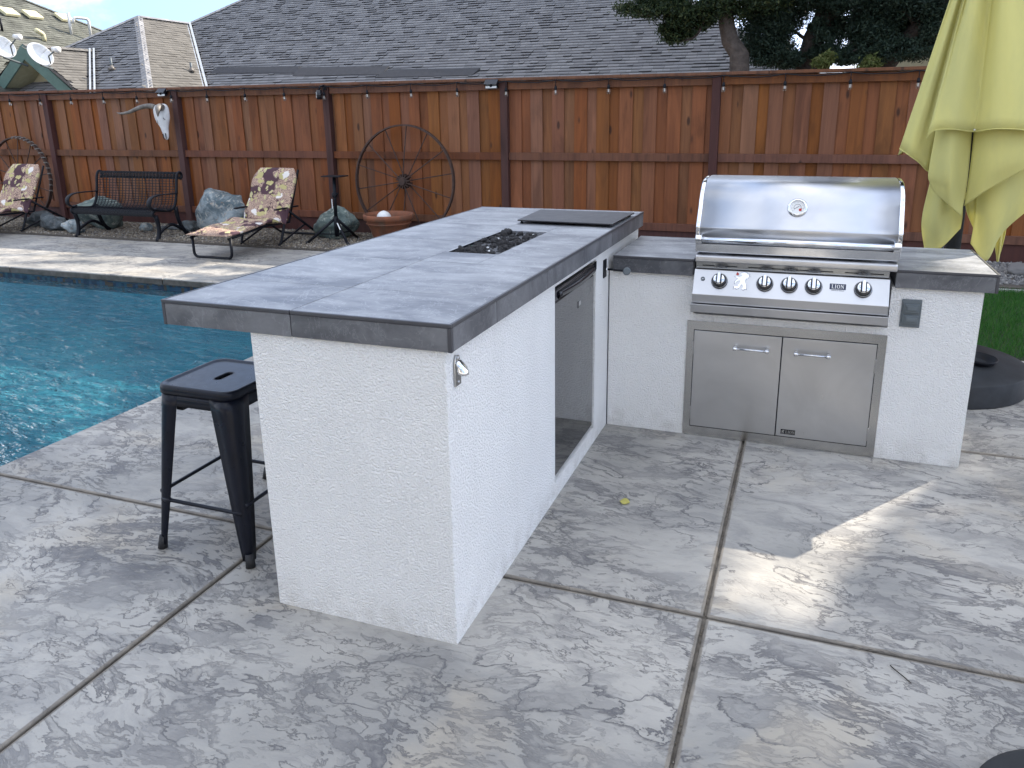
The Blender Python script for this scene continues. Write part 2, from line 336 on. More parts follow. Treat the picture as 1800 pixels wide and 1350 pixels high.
# pool: plaster, tile, water
t = T('pool_plaster'); o = t.pos(); n = t.noise(o, 1.6, 5, .6, .4); ca = t.vor(t.vm('ADD', o, t.vm('MULTIPLY', t.noise(o, 3, 3, .5, 0, True), (.3, .3, .3))), 4.5, 'DISTANCE_TO_EDGE')
c = t.mix(t.sm(n, .3, .7), (.085, .33, .43), (.16, .47, .57))
t.set(Base_Color=c, Roughness=.8); MAT['plaster'] = t.m
t = T('mosaic_band'); o = t.pos(); ch = t.vor(t.map(o, (1, .01, 1)), 26, 'F1', 'Color', 0)
sepc = t.n('ShaderNodeSeparateColor'); t.put(sepc.inputs[0], ch)
c = t.ramp(sepc.outputs[0], [(0, (.008, .02, .05)), (.35, (.015, .045, .09)), (.6, (.055, .035, .022)), (.8, (.02, .06, .09)), (1, (.09, .095, .10))], 'CONSTANT')
t.set(Base_Color=c, Roughness=.15); MAT['mosaic'] = t.m
t = T('pool_water'); p = t.pos()
wv = t.noise(t.map(p, (1.0, 2.6, 1), (0, 0, math.radians(-14))), 3.6, 3, .5, .9)
wv2 = t.noise(t.map(p, (1.0, 2.0, 1), (0, 0, math.radians(-30))), 13, 3, .5, .5)
wv3 = t.noise(p, 1.1, 2, .5)
nb = t.bump(t.mth('ADD', t.mth('MULTIPLY', wv, 1.0), t.mth('ADD', t.mth('MULTIPLY', wv2, .28), t.mth('MULTIPLY', wv3, 1.0))), 1.0, .36)
fr_ = t.n('ShaderNodeFresnel', None, IOR=1.33); t.put(fr_.inputs['Normal'], nb)
gl = t.n('ShaderNodeBsdfGlossy', None, Color=(1, 1, 1), Roughness=.03); t.put(gl.inputs['Normal'], nb)
tr = t.n('ShaderNodeBsdfTransparent', None, Color=(.70, .90, .93))
rf = t.n('ShaderNodeBsdfRefraction', None, Color=(.68, .90, .93), Roughness=.0, IOR=1.33); t.put(rf.inputs['Normal'], nb)
m0 = t.n('ShaderNodeMixShader'); m0.inputs[0].default_value = .3
t.nt.links.new(tr.outputs[0], m0.inputs[1]); t.nt.links.new(rf.outputs[0], m0.inputs[2])
m1 = t.n('ShaderNodeMixShader'); t.put(m1.inputs[0], fr_.outputs[0])
t.nt.links.new(m0.outputs[0], m1.inputs[1]); t.nt.links.new(gl.outputs[0], m1.inputs[2]); t.nt.links.new(m1.outputs[0], t.out.inputs[0])
MAT['water'] = t.m

# ------------------------------------------------------------------ mesh helpers
def wloc(o):
    v = Vector((0, 0, 0))
    while o is not None: v += o.location; o = o.parent
    return v
class MB:
    def __init__(s): s.v = []; s.f = []
    def add(s, vs, fs):
        k = len(s.v); s.v += [tuple(x) for x in vs]; s.f += [tuple(i+k for i in f) for f in fs]; return s
    def box(s, x0, x1, y0, y1, z0, z1):
        return s.add([(x, y, z) for z in (z0, z1) for y in (y0, y1) for x in (x0, x1)],
                     [(0, 2, 3, 1), (4, 5, 7, 6), (0, 1, 5, 4), (2, 6, 7, 3), (0, 4, 6, 2), (1, 3, 7, 5)])
    def obox(s, c, ax, ay, az, sx, sy_, sz):            # oriented box, half sizes
        c, ax, ay, az = map(Vector, (c, ax, ay, az)); ax.normalize(); ay.normalize(); az.normalize()
        return s.add([c+ax*sx*i+ay*sy_*j+az*sz*k for k in (-1, 1) for j in (-1, 1) for i in (-1, 1)],
                     [(0, 2, 3, 1), (4, 5, 7, 6), (0, 1, 5, 4), (2, 6, 7, 3), (0, 4, 6, 2), (1, 3, 7, 5)])
    def tube(s, pts, r, seg=10, caps=True):
        pts = [Vector(q) for q in pts]; n = len(pts); R = r if isinstance(r, (list, tuple)) else [r]*n
        rings = []; prev = None
        for i, q in enumerate(pts):
            d = (pts[min(i+1, n-1)]-pts[max(i-1, 0)]).normalized()
            a = d.orthogonal().normalized() if prev is None else (prev-d*prev.dot(d)).normalized()
            prev = a; b = d.cross(a)
            rings.append([q+(a*math.cos(2*math.pi*k/seg)+b*math.sin(2*math.pi*k/seg))*R[i] for k in range(seg)])
        vs = [x for g in rings for x in g]
        fs = [(i*seg+k, i*seg+(k+1) % seg, (i+1)*seg+(k+1) % seg, (i+1)*seg+k) for i in range(n-1) for k in range(seg)]
        if caps: fs += [tuple(range(seg))[::-1], tuple((n-1)*seg+k for k in range(seg))]
        return s.add(vs, fs)
    def lathe(s, prof, c=(0, 0, 0), ax=(0, 0, 1), seg=32, cap=True):
        c = Vector(c); ax = Vector(ax).normalized(); a = ax.orthogonal().normalized(); b = ax.cross(a)
        vs = [c+ax*h+(a*math.cos(2*math.pi*k/seg)+b*math.sin(2*math.pi*k/seg))*r for r, h in prof for k in range(seg)]
        fs = [(i*seg+k, i*seg+(k+1) % seg, (i+1)*seg+(k+1) % seg, (i+1)*seg+k) for i in range(len(prof)-1) for k in range(seg)]
        if cap: fs += [tuple(range(seg))[::-1], tuple((len(prof)-1)*seg+k for k in range(seg))]
        return s.add(vs, fs)
    def prism(s, poly, o, u, v, w):                       # polygon in (u,v) plane at o, extruded by vector w
        o, u, v, w = map(Vector, (o, u, v, w)); n = len(poly)
        A = [o+u*a+v*b for a, b in poly]; B = [q+w for q in A]
        return s.add(A+B, [tuple(range(n))[::-1], tuple(range(n, 2*n))]+[(i, (i+1) % n, n+(i+1) % n, n+i) for i in range(n)])
    def grid(s, P):                                       # rows of points
        r, c = len(P), len(P[0])
        return s.add([q for row in P for q in row], [(i*c+j, i*c+j+1, (i+1)*c+j+1, (i+1)*c+j) for i in range(r-1) for j in range(c-1)])
    def build(s, name, mat, parent=None, smooth=False, bevel=0, seg=2, solid=0, sub=0, fix=True, **tags):
        off = wloc(parent) if parent is not None else Vector((0, 0, 0))
        me = bpy.data.meshes.new(name); me.from_pydata([tuple(Vector(q)-off) for q in s.v], [], s.f); me.update()
        if fix:
            bm = bmesh.new(); bm.from_mesh(me); bmesh.ops.recalc_face_normals(bm, faces=bm.faces); bm.to_mesh(me); bm.free()
        me.materials.append(MAT[mat] if isinstance(mat, str) else mat)
        o = bpy.data.objects.new(name, me); COL.objects.link(o)
        if parent is not None: o.parent = parent
        if smooth:
            me.polygons.foreach_set('use_smooth', [True]*len(me.polygons))
        if solid: m = o.modifiers.new('s', 'SOLIDIFY'); m.thickness = solid; m.offset = 0
        if bevel:
            m = o.modifiers.new('b', 'BEVEL'); m.width = bevel; m.segments = seg; m.limit_method = 'ANGLE'; m.angle_limit = math.radians(35)
            me.polygons.foreach_set('use_smooth', [True]*len(me.polygons))
            w = o.modifiers.new('w', 'WEIGHTED_NORMAL'); w.keep_sharp = True
        if sub: m = o.modifiers.new('u', 'SUBSURF'); m.levels = m.render_levels = sub
        for k, v in tags.items(): o[k] = v
        return o
def npmesh(name, V, F, mat, parent=None, **tags):
    V = np.asarray(V, np.float32); F = np.asarray(F, np.int32)
    if parent is not None: V = V-np.array(wloc(parent), np.float32)
    me = bpy.data.meshes.new(name); n = F.shape[1]
    me.vertices.add(len(V)); me.vertices.foreach_set('co', V.ravel())
    me.loops.add(F.size); me.loops.foreach_set('vertex_index', F.ravel())
    me.polygons.add(len(F)); me.polygons.foreach_set('loop_start', np.arange(0, F.size, n, dtype=np.int32))
    me.update(calc_edges=True); me.materials.append(MAT[mat])
    o = bpy.data.objects.new(name, me); COL.objects.link(o)
    if parent is not None: o.parent = parent
    for k, v in tags.items(): o[k] = v
    return o
def thing(name, loc, label, cat, group=None):
    o = bpy.data.objects.new(name, None); COL.objects.link(o); o.location = loc; o.empty_display_size = .1
    o['label'] = label; o['category'] = cat
    if group: o['group'] = group
    return o
def copy_part(src, parent, loc=None, rot=None, scl=None):
    c = src.copy(); COL.objects.link(c); c.parent = parent
    if loc is not None: c.location = loc
    if rot is not None: c.rotation_euler = rot
    if scl is not None: c.scale = scl
    return c
def copy_tree(o, parent=None):
    c = o.copy(); COL.objects.link(c); c.parent = parent
    for ch in list(o.children): copy_tree(ch, c)
    return c
def text_mesh(txt, size, depth=.0006, bold=0):
    cu = bpy.data.curves.new('t', 'FONT'); cu.body = txt; cu.size = size; cu.extrude = depth; cu.align_x = 'CENTER'; cu.align_y = 'CENTER'; cu.offset = bold
    ob = bpy.data.objects.new('t', cu); COL.objects.link(ob); dg = bpy.context.evaluated_depsgraph_get()
    me = bpy.data.meshes.new_from_object(ob.evaluated_get(dg)); bpy.data.objects.remove(ob)
    vs = [tuple(v.co) for v in me.vertices]; fs = [tuple(p.vertices) for p in me.polygons]; return vs, fs
def blobrock(name, c, r, mat, seed, parent=None, flat=.0, sub=3, amp=.28, **tags):
    bm = bmesh.new(); bmesh.ops.create_icosphere(bm, subdivisions=sub, radius=1)
    rs = np.random.default_rng(seed); planes = [(Vector(rs.normal(size=3)).normalized(), rs.uniform(.62, .95)) for _ in range(9)]
    from mathutils import noise as mn
    for v in bm.verts:
        p = v.co.copy()
        for n, d in planes:
            k = p.dot(n)
            if k > d: p -= n*(k-d)*.92
        p *= 1+amp*(mn.noise(p*1.4+Vector((seed*3.1, 0, 0))))+.06*mn.noise(p*5+Vector((seed, 2, 0)))
        v.co = Vector((p.x*r[0], p.y*r[1], p.z*r[2]))
    zmin = min(v.co.z for v in bm.verts)
    for v in bm.verts: v.co.z = v.co.z-zmin-.12*r[2]
    me = bpy.data.meshes.new(name); bm.to_mesh(me); bm.free()
    me.materials.append(MAT[mat]); o = bpy.data.objects.new(name, me); COL.objects.link(o); o.location = c
    for q in me.polygons: q.use_smooth = True
    if parent is not None: o.parent = parent
    for k, v in tags.items(): o[k] = v
    return o
def interp(pts, n):                                       # Catmull-Rom resample
    P = [Vector(q) for q in pts]; P = [P[0]*2-P[1]]+P+[P[-1]*2-P[-2]]; out = []
    m = len(P)-3
    for i in range(n):
        u = i/(n-1)*m; k = min(int(u), m-1); u -= k; a, b, c, d = P[k:k+4]
        out.append(.5*((2*b)+(c-a)*u+(2*a-5*b+4*c-d)*u*u+(3*b-a-3*c+d)*u**3))
    return out

# ================================================================== GROUND, POOL, PAVING
FY = 7.4                                                  # fence front line
X0P, X1P, Y0P, Y1P = -12.5, -2.62, -4.6, 4.22             # pool
g = MB()
for a in ((-90, X0P-.2, -60, 120), (X1P+.1, 90, -60, 120), (X0P-.2, X1P+.1, -60, Y0P-.2), (X0P-.2, X1P+.1, Y1P+.2, 120)):
    g.add([(a[0], a[2], -.075), (a[1], a[2], -.075), (a[1], a[3], -.075), (a[0], a[3], -.075)], [(0, 1, 2, 3)])
g.build('ground', 'ground', kind='structure')
base = MB()
for a in ((X1P+.02, 5.75, -7.2, 3.8), (X1P+.02, 2.1, 3.8, 6.08), (X0P, X1P+.02, Y1P+.02, 6.08)): base.box(a[0], a[1], a[2], a[3], -.07, -.016)
patio = base.build('patio', 'joint', kind='structure')
xs = [X1P, -.965, .71, 2.385, 4.06, 5.75]; ys = [-7.22, -6.4, -4.705, -3.005, -1.305, .395, 2.095, 3.8]
J = .0052
def slab(x0, x1, y0, y1, mat='stamped', z0=-.06, z1=0, bev=.007):
    MB().box(x0, x1, y0, y1, z0, z1).build('slab', mat, patio, bevel=bev, seg=3)
for i in range(5):
    for j in range(7):
        slab(xs[i]+(J if i else 0), xs[i+1]-J, ys[j]+J, ys[j+1]-J)
slab(X1P, -.965-J, 3.8+J, 6.1, 'stamped_plain'); slab(-.965+J, 2.1, 3.8+J, 6.1, 'stamped_plain')
xx = [-12.5, -9.7, -7.5, -5.3, -3.1, X1P]
for i in range(5): slab(xx[i]+.003, xx[i+1]-.003, Y1P, 6.1, 'stamped_plain', -.075, 0, .012)
# darker strip along the nose of the far coping
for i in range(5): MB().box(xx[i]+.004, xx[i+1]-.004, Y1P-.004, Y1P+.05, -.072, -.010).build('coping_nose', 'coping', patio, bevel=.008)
# pool
pb = MB(); D = -.80
pb.add([(X0P, Y0P, D), (X1P, Y0P, D), (X1P, Y1P, D), (X0P, Y1P, D), (X0P, Y0P, -.2), (X1P, Y0P, -.2), (X1P, Y1P+.03, -.2), (X0P, Y1P+.03, -.2)],
       [(0, 1, 2, 3), (0, 4, 5, 1), (1, 5, 6, 2), (2, 6, 7, 3), (3, 7, 4, 0)])
pb.build('pool_basin', 'plaster', kind='structure', fix=False)
pt = MB(); pt.box(X0P, X1P, Y1P+.03, Y1P+.05, -.28, -.077); pt.box(X1P-.001, X1P+.012, Y0P, Y1P+.03, -.28, -.062)
pt.box(X0P, X1P, Y0P-.03, Y0P, -.28, -.01)
pt.build('pool_tile_band', 'mosaic', kind='structure')
MB().add([(X0P, Y0P, -.135), (X1P-.002, Y0P, -.135), (X1P-.002, Y1P+.028, -.135), (X0P, Y1P+.028, -.135)], [(0, 1, 2, 3)]).build('pool_water', 'water', kind='structure', fix=False)
# lawn, kerb, gravel
MB().box(2.1, 14, 3.85, 6.08, -.07, -.012).build('lawn', 'lawnbase', kind='structure')
MB().box(2.1, 14, 6.08, 6.22, -.07, .012).build('mow_kerb', 'curb', bevel=.008, kind='structure')
MB().box(-16, 14, 6.1, 7.6, -.07, .025).build('gravel_bed', 'gravelbed', kind='structure')
n = 26000
bx = RNG.uniform(2.1, 4.2, n); by = RNG.uniform(3.86, 6.08, n); hgt = RNG.uniform(.025, .055, n); an = RNG.uniform(0, 6.28, n); ln = RNG.normal(0, .016, (n, 2))
wd = .0022; V = np.zeros((n, 3, 3)); V[:, 0] = np.c_[bx-wd*np.cos(an), by-wd*np.sin(an), np.full(n, -.012)]
V[:, 1] = np.c_[bx+wd*np.cos(an), by+wd*np.sin(an), np.full(n, -.012)]; V[:, 2] = np.c_[bx+ln[:, 0], by+ln[:, 1], hgt]
gr_ = npmesh('grass', V.reshape(-1, 3), np.arange(n*3).reshape(-1, 3), 'grass', kind='stuff'); gr_['label'] = 'short green lawn grass beside the umbrella base'
n = 110
gy_ = RNG.uniform(-.75, 1.85, n); gs_ = RNG.uniform(.0012, .0032, n); oc_ = np.array([(1, 0, 0), (0, 1, 0), (-1, 0, 0), (0, -1, 0), (0, 0, 1), (0, 0, -1)]); of_ = np.array([(0, 1, 4), (1, 2, 4), (2, 3, 4), (3, 0, 4), (1, 0, 5), (2, 1, 5), (3, 2, 5), (0, 3, 5)])
V = oc_[None]*gs_[:, None, None]+np.stack([.71+RNG.uniform(-.005, .005, n), gy_, np.full(n, -.011)], 1)[:, None]
o = npmesh('joint_grit', V.reshape(-1, 3), (of_[None]+6*np.arange(n)[:, None, None]).reshape(-1, 3), 'pebble', kind='stuff'); o['label'] = 'tiny pale grit lying in the patio joint before the grill'
def pebbles(name, n, xr, yr, z, s0, s1, mat, label):
    b = np.array([(1, 0, 0), (-.5, .87, 0), (-.5, -.87, 0), (.2, .1, 1), (-.1, -.1, -1)]); F0 = np.array([(0, 1, 3), (1, 2, 3), (2, 0, 3), (1, 0, 4), (2, 1, 4), (0, 2, 4)])
    b = np.array([(1, 0, 0), (0, 1, 0), (-1, 0, 0), (0, -1, 0), (0, 0, 1), (0, 0, -1)]); F0 = np.array([(0, 1, 4), (1, 2, 4), (2, 3, 4), (3, 0, 4), (1, 0, 5), (2, 1, 5), (3, 2, 5), (0, 3, 5)])
    s = RNG.uniform(s0, s1, (n, 1, 3))*np.array([1, .8, .6]); V = b[None]*s+RNG.normal(0, .12, (n, 6, 3))*s
    a = RNG.uniform(0, 6.28, n); ca, sa = np.cos(a)[:, None], np.sin(a)[:, None]; x = V[:, :, 0]*ca-V[:, :, 1]*sa; y = V[:, :, 0]*sa+V[:, :, 1]*ca
    V = np.stack([x, y, V[:, :, 2]+RNG.uniform(-.3, 1.2, (n, 1))*s0*.5], 2)+np.stack([RNG.uniform(*xr, n), RNG.uniform(*yr, n), np.full(n, z)], 1)[:, None]
    F = (F0[None]+6*np.arange(n)[:, None, None]).reshape(-1, 3)
    o = npmesh(name, V.reshape(-1, 3), F, mat, kind='stuff'); o['label'] = label
pebbles('gravel', 22000, (-12.6, 1.6), (6.11, 7.42), .025, .010, .022, 'pebble', 'small tan gravel in the bed along the fence')
pebbles('river_gravel', 5200, (1.6, 5), (6.23, 7.42), .025, .014, .034, 'cobble', 'larger grey river gravel behind the lawn kerb')

# ================================================================== FENCE
fence = thing('wooden_fence', (-4, FY+.1, 0), 'tall stained cedar board fence with dark posts behind the pool deck', 'fence')
def protobox(name, sx, sy_, sz, mat, bev=.003):
    return MB().box(-sx/2, sx/2, -sy_/2, sy_/2, 0, sz).build(name, mat, bevel=bev, seg=1)
XL, XR = -13.3, 5.3
pf = protobox('board', .158, .018, 1.70, 'board'); first = True
x = XL; k = 0; fo = wloc(fence)
posts = [-.155+2.57*i for i in range(-5, 3)]
while x < XR:
    for dx, yo in ((0.0, .085), (.131, .105)):
        b = pf if first else pf.copy()
        if not first: COL.objects.link(b)
        first = False; b.parent = fence
        b.location = Vector((x+dx+random.uniform(-.004, .004), FY+yo, .285))-fo
        b.rotation_euler = (0, random.uniform(-.0025, .0025), 0)
        b.scale = (random.uniform(.97, 1.05), 1, 1)
    x += .2815
for i, px in enumerate(posts):
    MB().box(px-.048, px+.048, FY, FY+.115, .0, 1.985).build('post', 'post', fence, bevel=.004)
    if i+1 < len(posts):
        a, b = px+.050, posts[i+1]-.050
        for nm, z0, z1, yd in (('top_rail', 1.885, 1.975, .028), ('middle_rail', 1.035, 1.128, .033), ('bottom_rail', .215, .305, .033)):
            MB().box(a, b, FY+yd, FY+.072, z0, z1).build(nm, 'rail', fence, bevel=.003)
        MB().box(a, b, FY+.055, FY+.085, .02, .213).build('kickboard', 'post', fence, bevel=.003)
for a, b in ((XL, -8.9), (-8.895, -4.3), (-4.295, .4), (.405, XR)):
    MB().box(a, b, FY-.022, FY+.135, 1.988, 2.022).build('cap_board', 'rail', fence, bevel=.003)

# ================================================================== ISLAND (bar + grill wing)
W_, L1, H1, TT = .667, 2.613, 1.044, .081
LW, RW, H2 = 1.889, 1.671, .914
XB0 = -W_-.323                                            # left edge of bar top
isl = thing('outdoor_kitchen_island', (0, 0, 0), 'L shaped white stucco outdoor bar and grill counter with grey tile top', 'outdoor kitchen')
FR = (1.0, 1.632, .075, .935)                             # fridge recess y0,y1,z0,z1
b = MB()
b.add([(-W_, 0, 0), (0, 0, 0), (0, L1-.02, 0), (-W_, L1-.02, 0), (-W_, 0, H1-TT), (0, 0, H1-TT), (0, L1-.02, H1-TT), (-W_, L1-.02, H1-TT)],
      [(0, 1, 5, 4), (3, 0, 4, 7), (2, 3, 7, 6), (4, 5, 6, 7)])
y0, y1, z0, z1 = FR
# right face with an opening for the fridge
b.add([(0, 0, 0), (0, y0, 0), (0, y0, H1-TT), (0, 0, H1-TT)], [(0, 1, 2, 3)])
b.add([(0, y1, 0), (0, L1-.02, 0), (0, L1-.02, H1-TT), (0, y1, H1-TT)], [(0, 1, 2, 3)])
b.add([(0, y0, 0), (0, y1, 0), (0, y1, z0), (0, y0, z0)], [(0, 1, 2, 3)])
b.add([(0, y0, z1), (0, y1, z1), (0, y1, H1-TT), (0, y0, H1-TT)], [(0, 1, 2, 3)])
rx = -.56
b.add([(0, y0, z0), (0, y1, z0), (0, y1, z1), (0, y0, z1), (rx, y0, z0), (rx, y1, z0), (rx, y1, z1), (rx, y0, z1)],
      [(0, 1, 5, 4), (1, 2, 6, 5), (2, 3, 7, 6), (3, 0, 4, 7), (4, 5, 6, 7)])
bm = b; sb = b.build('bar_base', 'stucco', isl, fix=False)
me = sb.data; bb = bmesh.new(); bb.from_mesh(me); bmesh.ops.remove_doubles(bb, verts=bb.verts, dist=1e-5); bmesh.ops.recalc_face_normals(bb, faces=bb.faces); bb.to_mesh(me); bb.free()
m = sb.modifiers.new('b', 'BEVEL'); m.width = .004; m.segments = 2; m.limit_method = 'ANGLE'
# wing with grill cut-out
GX0, GX1, GZ = .43, 1.305, .64
wb = MB(); zt = H2-TT
wb.box(.004, GX0, LW, 2.50, 0, zt); wb.box(GX1, RW, LW, 2.50, 0, zt); wb.box(GX0, GX1, LW, 2.50, 0, GZ)
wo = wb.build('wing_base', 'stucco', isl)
bb = bmesh.new(); bb.from_mesh(wo.data); bmesh.ops.remove_doubles(bb, verts=bb.verts, dist=1e-5)
# drop the two internal walls below the cut-out
for f in list(bb.faces):
    c = f.calc_center_median()
    if abs(f.normal.x) > .9 and (abs(c.x-GX0) < 1e-3 or abs(c.x-GX1) < 1e-3) and c.z < GZ+.2 and abs(max(v.co.z for v in f.verts)-GZ) < 1e-3: bb.faces.remove(f)
bb.to_mesh(wo.data); bb.free()
MB().box(0.0008, .0055, LW-.003, LW+.004, 0, zt).build('corner_caulk', 'grout', isl)
# counter substrate, tiles
ct = MB(); ct.box(XB0+.010, .015, -.002, L1-.01, H1-TT+.004, H1-.011)
co = ct.build('substrate', 'grout', isl)
def tl(x0, x1, y0, y1, zt_, mat='tile', nm='tile', th=.009):
    return MB().box(x0, x1, y0, y1, zt_-th, zt_).build(nm, mat, isl, bevel=.0015, seg=1)
yj = [-.004, .325, .835, 1.345, 1.85, 2.36, L1-.012]; e = .0013
FP = (-.487, -.262, 1.05, 1.69)                           # fire trough x0,x1,y0,y1
xj = -.504
for i in range(6):
    tl(XB0+.008, xj-e, yj[i]+e, yj[i+1]-e, H1)
    a, c_ = yj[i]+e, yj[i+1]-e
    # right column is cut round the fire trough
    if c_ < FP[2] or a > FP[3]: tl(xj+e, .017, a, c_, H1)
    else:
        tl(FP[1], .017, a, c_, H1)
        if a < FP[2]: MB().box(xj+e, FP[1]-.0005, a, FP[2], H1-.009, H1).build('tile', 'tile', isl)
        elif c_ > FP[3]: MB().box(xj+e, FP[1]-.0005, FP[3], c_, H1-.009, H1).build('tile', 'tile', isl)
        if True: MB().box(xj+e, FP[0], max(a, FP[2]+.0005), min(c_, FP[3]-.0005), H1-.009, H1).build('tile', 'tile', isl)
zf0, zf1 = H1-TT, H1-.0115
for a, c_ in ((XB0+.010, xj-e), (xj+e, .0135)): MB().box(a, c_, -.012, -.0035, zf0, zf1).build('fascia_tile', 'fascia', isl, bevel=.001, seg=1)
yf = [.0, .325, .835, 1.345, 1.85, 2.36, L1-.012]
for i in range(6):
    MB().box(.0165, .025, yf[i]+e-.0, yf[i+1]-e, zf0, zf1).build('fascia_tile', 'fascia', isl, bevel=.001, seg=1)
    MB().box(XB0, XB0+.0085, yf[i]+e, yf[i+1]-e, zf0, zf1).build('fascia_tile', 'fascia', isl, bevel=.001, seg=1)
def trim(x0, x1, y0, y1, z0, z1): return MB().box(x0, x1, y0, y1, z0, z1).build('edge_trim', 'trim', isl, bevel=.002, seg=2)
trim(XB0-.001, xj-.001, -.0145, -.0045, H1-.0105, H1+.001); trim(xj+.001, .027, -.0145, -.0045, H1-.0105, H1+.001)
trim(.0175, .027, -.0042, L1-.01, H1-.0105, H1+.001); trim(XB0-.001, XB0+.0075, -.0042, L1-.01, H1-.0105, H1+.001)
trim(.0137, .026, -.0135, .0, zf0-.001, H1-.0108); trim(XB0-.0015, XB0+.0095, -.0135, -.0002, zf0-.001, H1-.0108)
# wing counter
yw0, yw1 = LW-.021, 2.532
for a, c_ in ((.026, GX0-.004), (GX1+.006, RW+.033)):
    MB().box(a+.003, c_, yw0+.009, yw1, H2-TT+.004, H2-.0105).build('substrate', 'grout', isl)
for a, c_ in ((.0275, GX0-.006), (GX1+.010, RW+.036)):
    tl(a, c_, yw0+.006, 2.372, H2); tl(a, c_, 2.376, yw1, H2)
    MB().box(a, c_-(.002), yw0, yw0+.0085, H2-TT, H2-.0115).build('fascia_tile', 'fascia', isl, bevel=.001, seg=1)
    trim(a, c_+(.009 if c_ > 1.5 else 0), yw0-.0025, yw0+.0055, H2-.0105, H2+.001)
tl(GX0-.004, GX1+.008, 2.452, yw1, H2)
MB().box(RW+.0365, RW+.045, yw0+.011, yw1, H2-TT, H2-.0115).build('fascia_tile', 'fascia', isl, bevel=.001, seg=1)
trim(RW+.0365, RW+.0465, yw0+.006, yw1, H2-.0105, H2+.001)
trim(RW+.034, RW+.0465, yw0-.002, yw0+.0105, H2-TT-.001, H2-.0108)

# fire trough
ft = thing('fire_trough', (-.374, 1.37, H1-.05), 'rectangular fire trough full of lava rock set in the bar top', 'fire pit')
f = MB(); x0, x1, y0, y1 = FP
f.box(x0-.002, x0+.001, y0, y1, H1-.075, H1-.0005); f.box(x1-.001, x1+.0015, y0, y1, H1-.075, H1-.0095); f.box(x0, x1, y0-.0015, y0+.001, H1-.075, H1-.0095); f.box(x0, x1, y1-.001, y1+.0015, H1-.075, H1-.0095)
f.build('steel_pan', 'blackmetal', ft)
MB().box(x0, x1, y0, y1, H1-.078, H1-.026).build('lava_bed', 'lava', ft)
protos = []
for i in range(6):
    o = blobrock('lava_rock', (0, 0, 0), (1, 1, 1), 'lava', 60+i, None, sub=2, amp=.5); protos.append(o)
cnt = 0
for i in range(292):
    s = random.uniform(.009, .0165); px = random.uniform(x0+.014, x1-.014); py = random.uniform(y0+.014, y1-.014)
    lay = i/292; pz = H1-.026+lay*.022+random.uniform(-.004, .004)
    if i > 286: s = .018; py = random.uniform(y1-.16, y1-.05); px = random.uniform(x0+.03, x0+.09); pz = H1-.004
    o = protos[i] if i < 6 else protos[i % 6].copy()
    if i >= 6: COL.objects.link(o)
    o.parent = ft; o.location = Vector((px, py, pz))-wloc(ft); o.scale = (s, s*random.uniform(.8, 1.1), s*random.uniform(.7, 1)); o.rotation_euler = [random.uniform(0, 6.2) for _ in range(3)]
sol = islands('x', [(0, (.5,)*3), (1, (.6,)*3)])
for px, py in ((-.37, 1.20), (-.30, 1.60), (-.33, 1.12), (-.42, 1.45)):
    MB().lathe([(.004, 0), (.0055, .003), (.004, .006)], (px, py, H1-.004), seg=8).build('quartz_pebble', 'white', ft)
# black side-burner cover lying on the bar
cv = thing('burner_cover', (-.26, 2.14, H1), 'flat dark cover panel on small feet lying on the far end of the bar top', 'cover panel')
MB().add([(-.507, 1.935, H1+.014), (.010, 1.905, H1+.014), (.018, 2.385, H1+.014), (-.535, 2.39, H1+.014),
          (-.507, 1.935, H1+.021), (.010, 1.905, H1+.021), (.018, 2.385, H1+.021), (-.535, 2.39, H1+.021)],
         [(0, 1, 2, 3), (4, 5, 6, 7), (0, 1, 5, 4), (1, 2, 6, 5), (2, 3, 7, 6), (3, 0, 4, 7)]).build('panel', 'blackglass', cv, bevel=.002)
for px, py in ((-.49, 1.955), (-.015, 1.928), (-.005, 2.36), (-.51, 2.37)):
    MB().lathe([(.008, 0), (.009, .003), (.006, .008), (.006, .0135)], (px, py, H1), seg=14).build('foot', 'blackmetal', cv, smooth=True)

# fridge
fg = thing('bar_fridge', (-.28, 1.315, FR[2]), 'under counter fridge with mirror dark steel door set into the bar side', 'fridge')
y0, y1, z0, z1 = FR
MB().box(-.54, -.05, y0+.012, y1-.012, z0+.012, z1-.015).build('cabinet', 'blackmetal', fg, bevel=.004)
MB().box(-.045, -.006, y0+.010, y1-.004, z0+.016, .868).build('door', 'darksteel', fg, bevel=.012, seg=4)
hd = MB(); hd.box(-.045, -.002, y0+.008, y1-.003, .870, .918); hd.build('door_cap', 'blackgloss', fg, bevel=.006, seg=3)
n = 17; rows = []
for i in range(n):
    u = i/(n-1); yy = y0+.05+u*(y1-y0-.075); bow = .010*math.sin(math.pi*u)
    rows.append([(-.003, yy, .905), (.004+bow, yy, .902-.006*math.sin(math.pi*u)), (.006+bow, yy, .884-.008*math.sin(math.pi*u)), (-.003, yy, .874)])
MB().grid(rows).build('handle', 'blackgloss', fg, smooth=True, solid=.003)
MB().box(-.004, .003, y1-.012, y1+.006, .885, .925).build('hinge', 'blackmetal', fg, bevel=.002)
MB().box(-.0065, -.0045, 1.352, 1.364, .762, .792).build('badge', 'blackgloss', fg)
MB().box(-.0065, -.0050, 1.367, 1.400, .770, .788).build('badge_plate', 'steel', fg, bevel=.001)
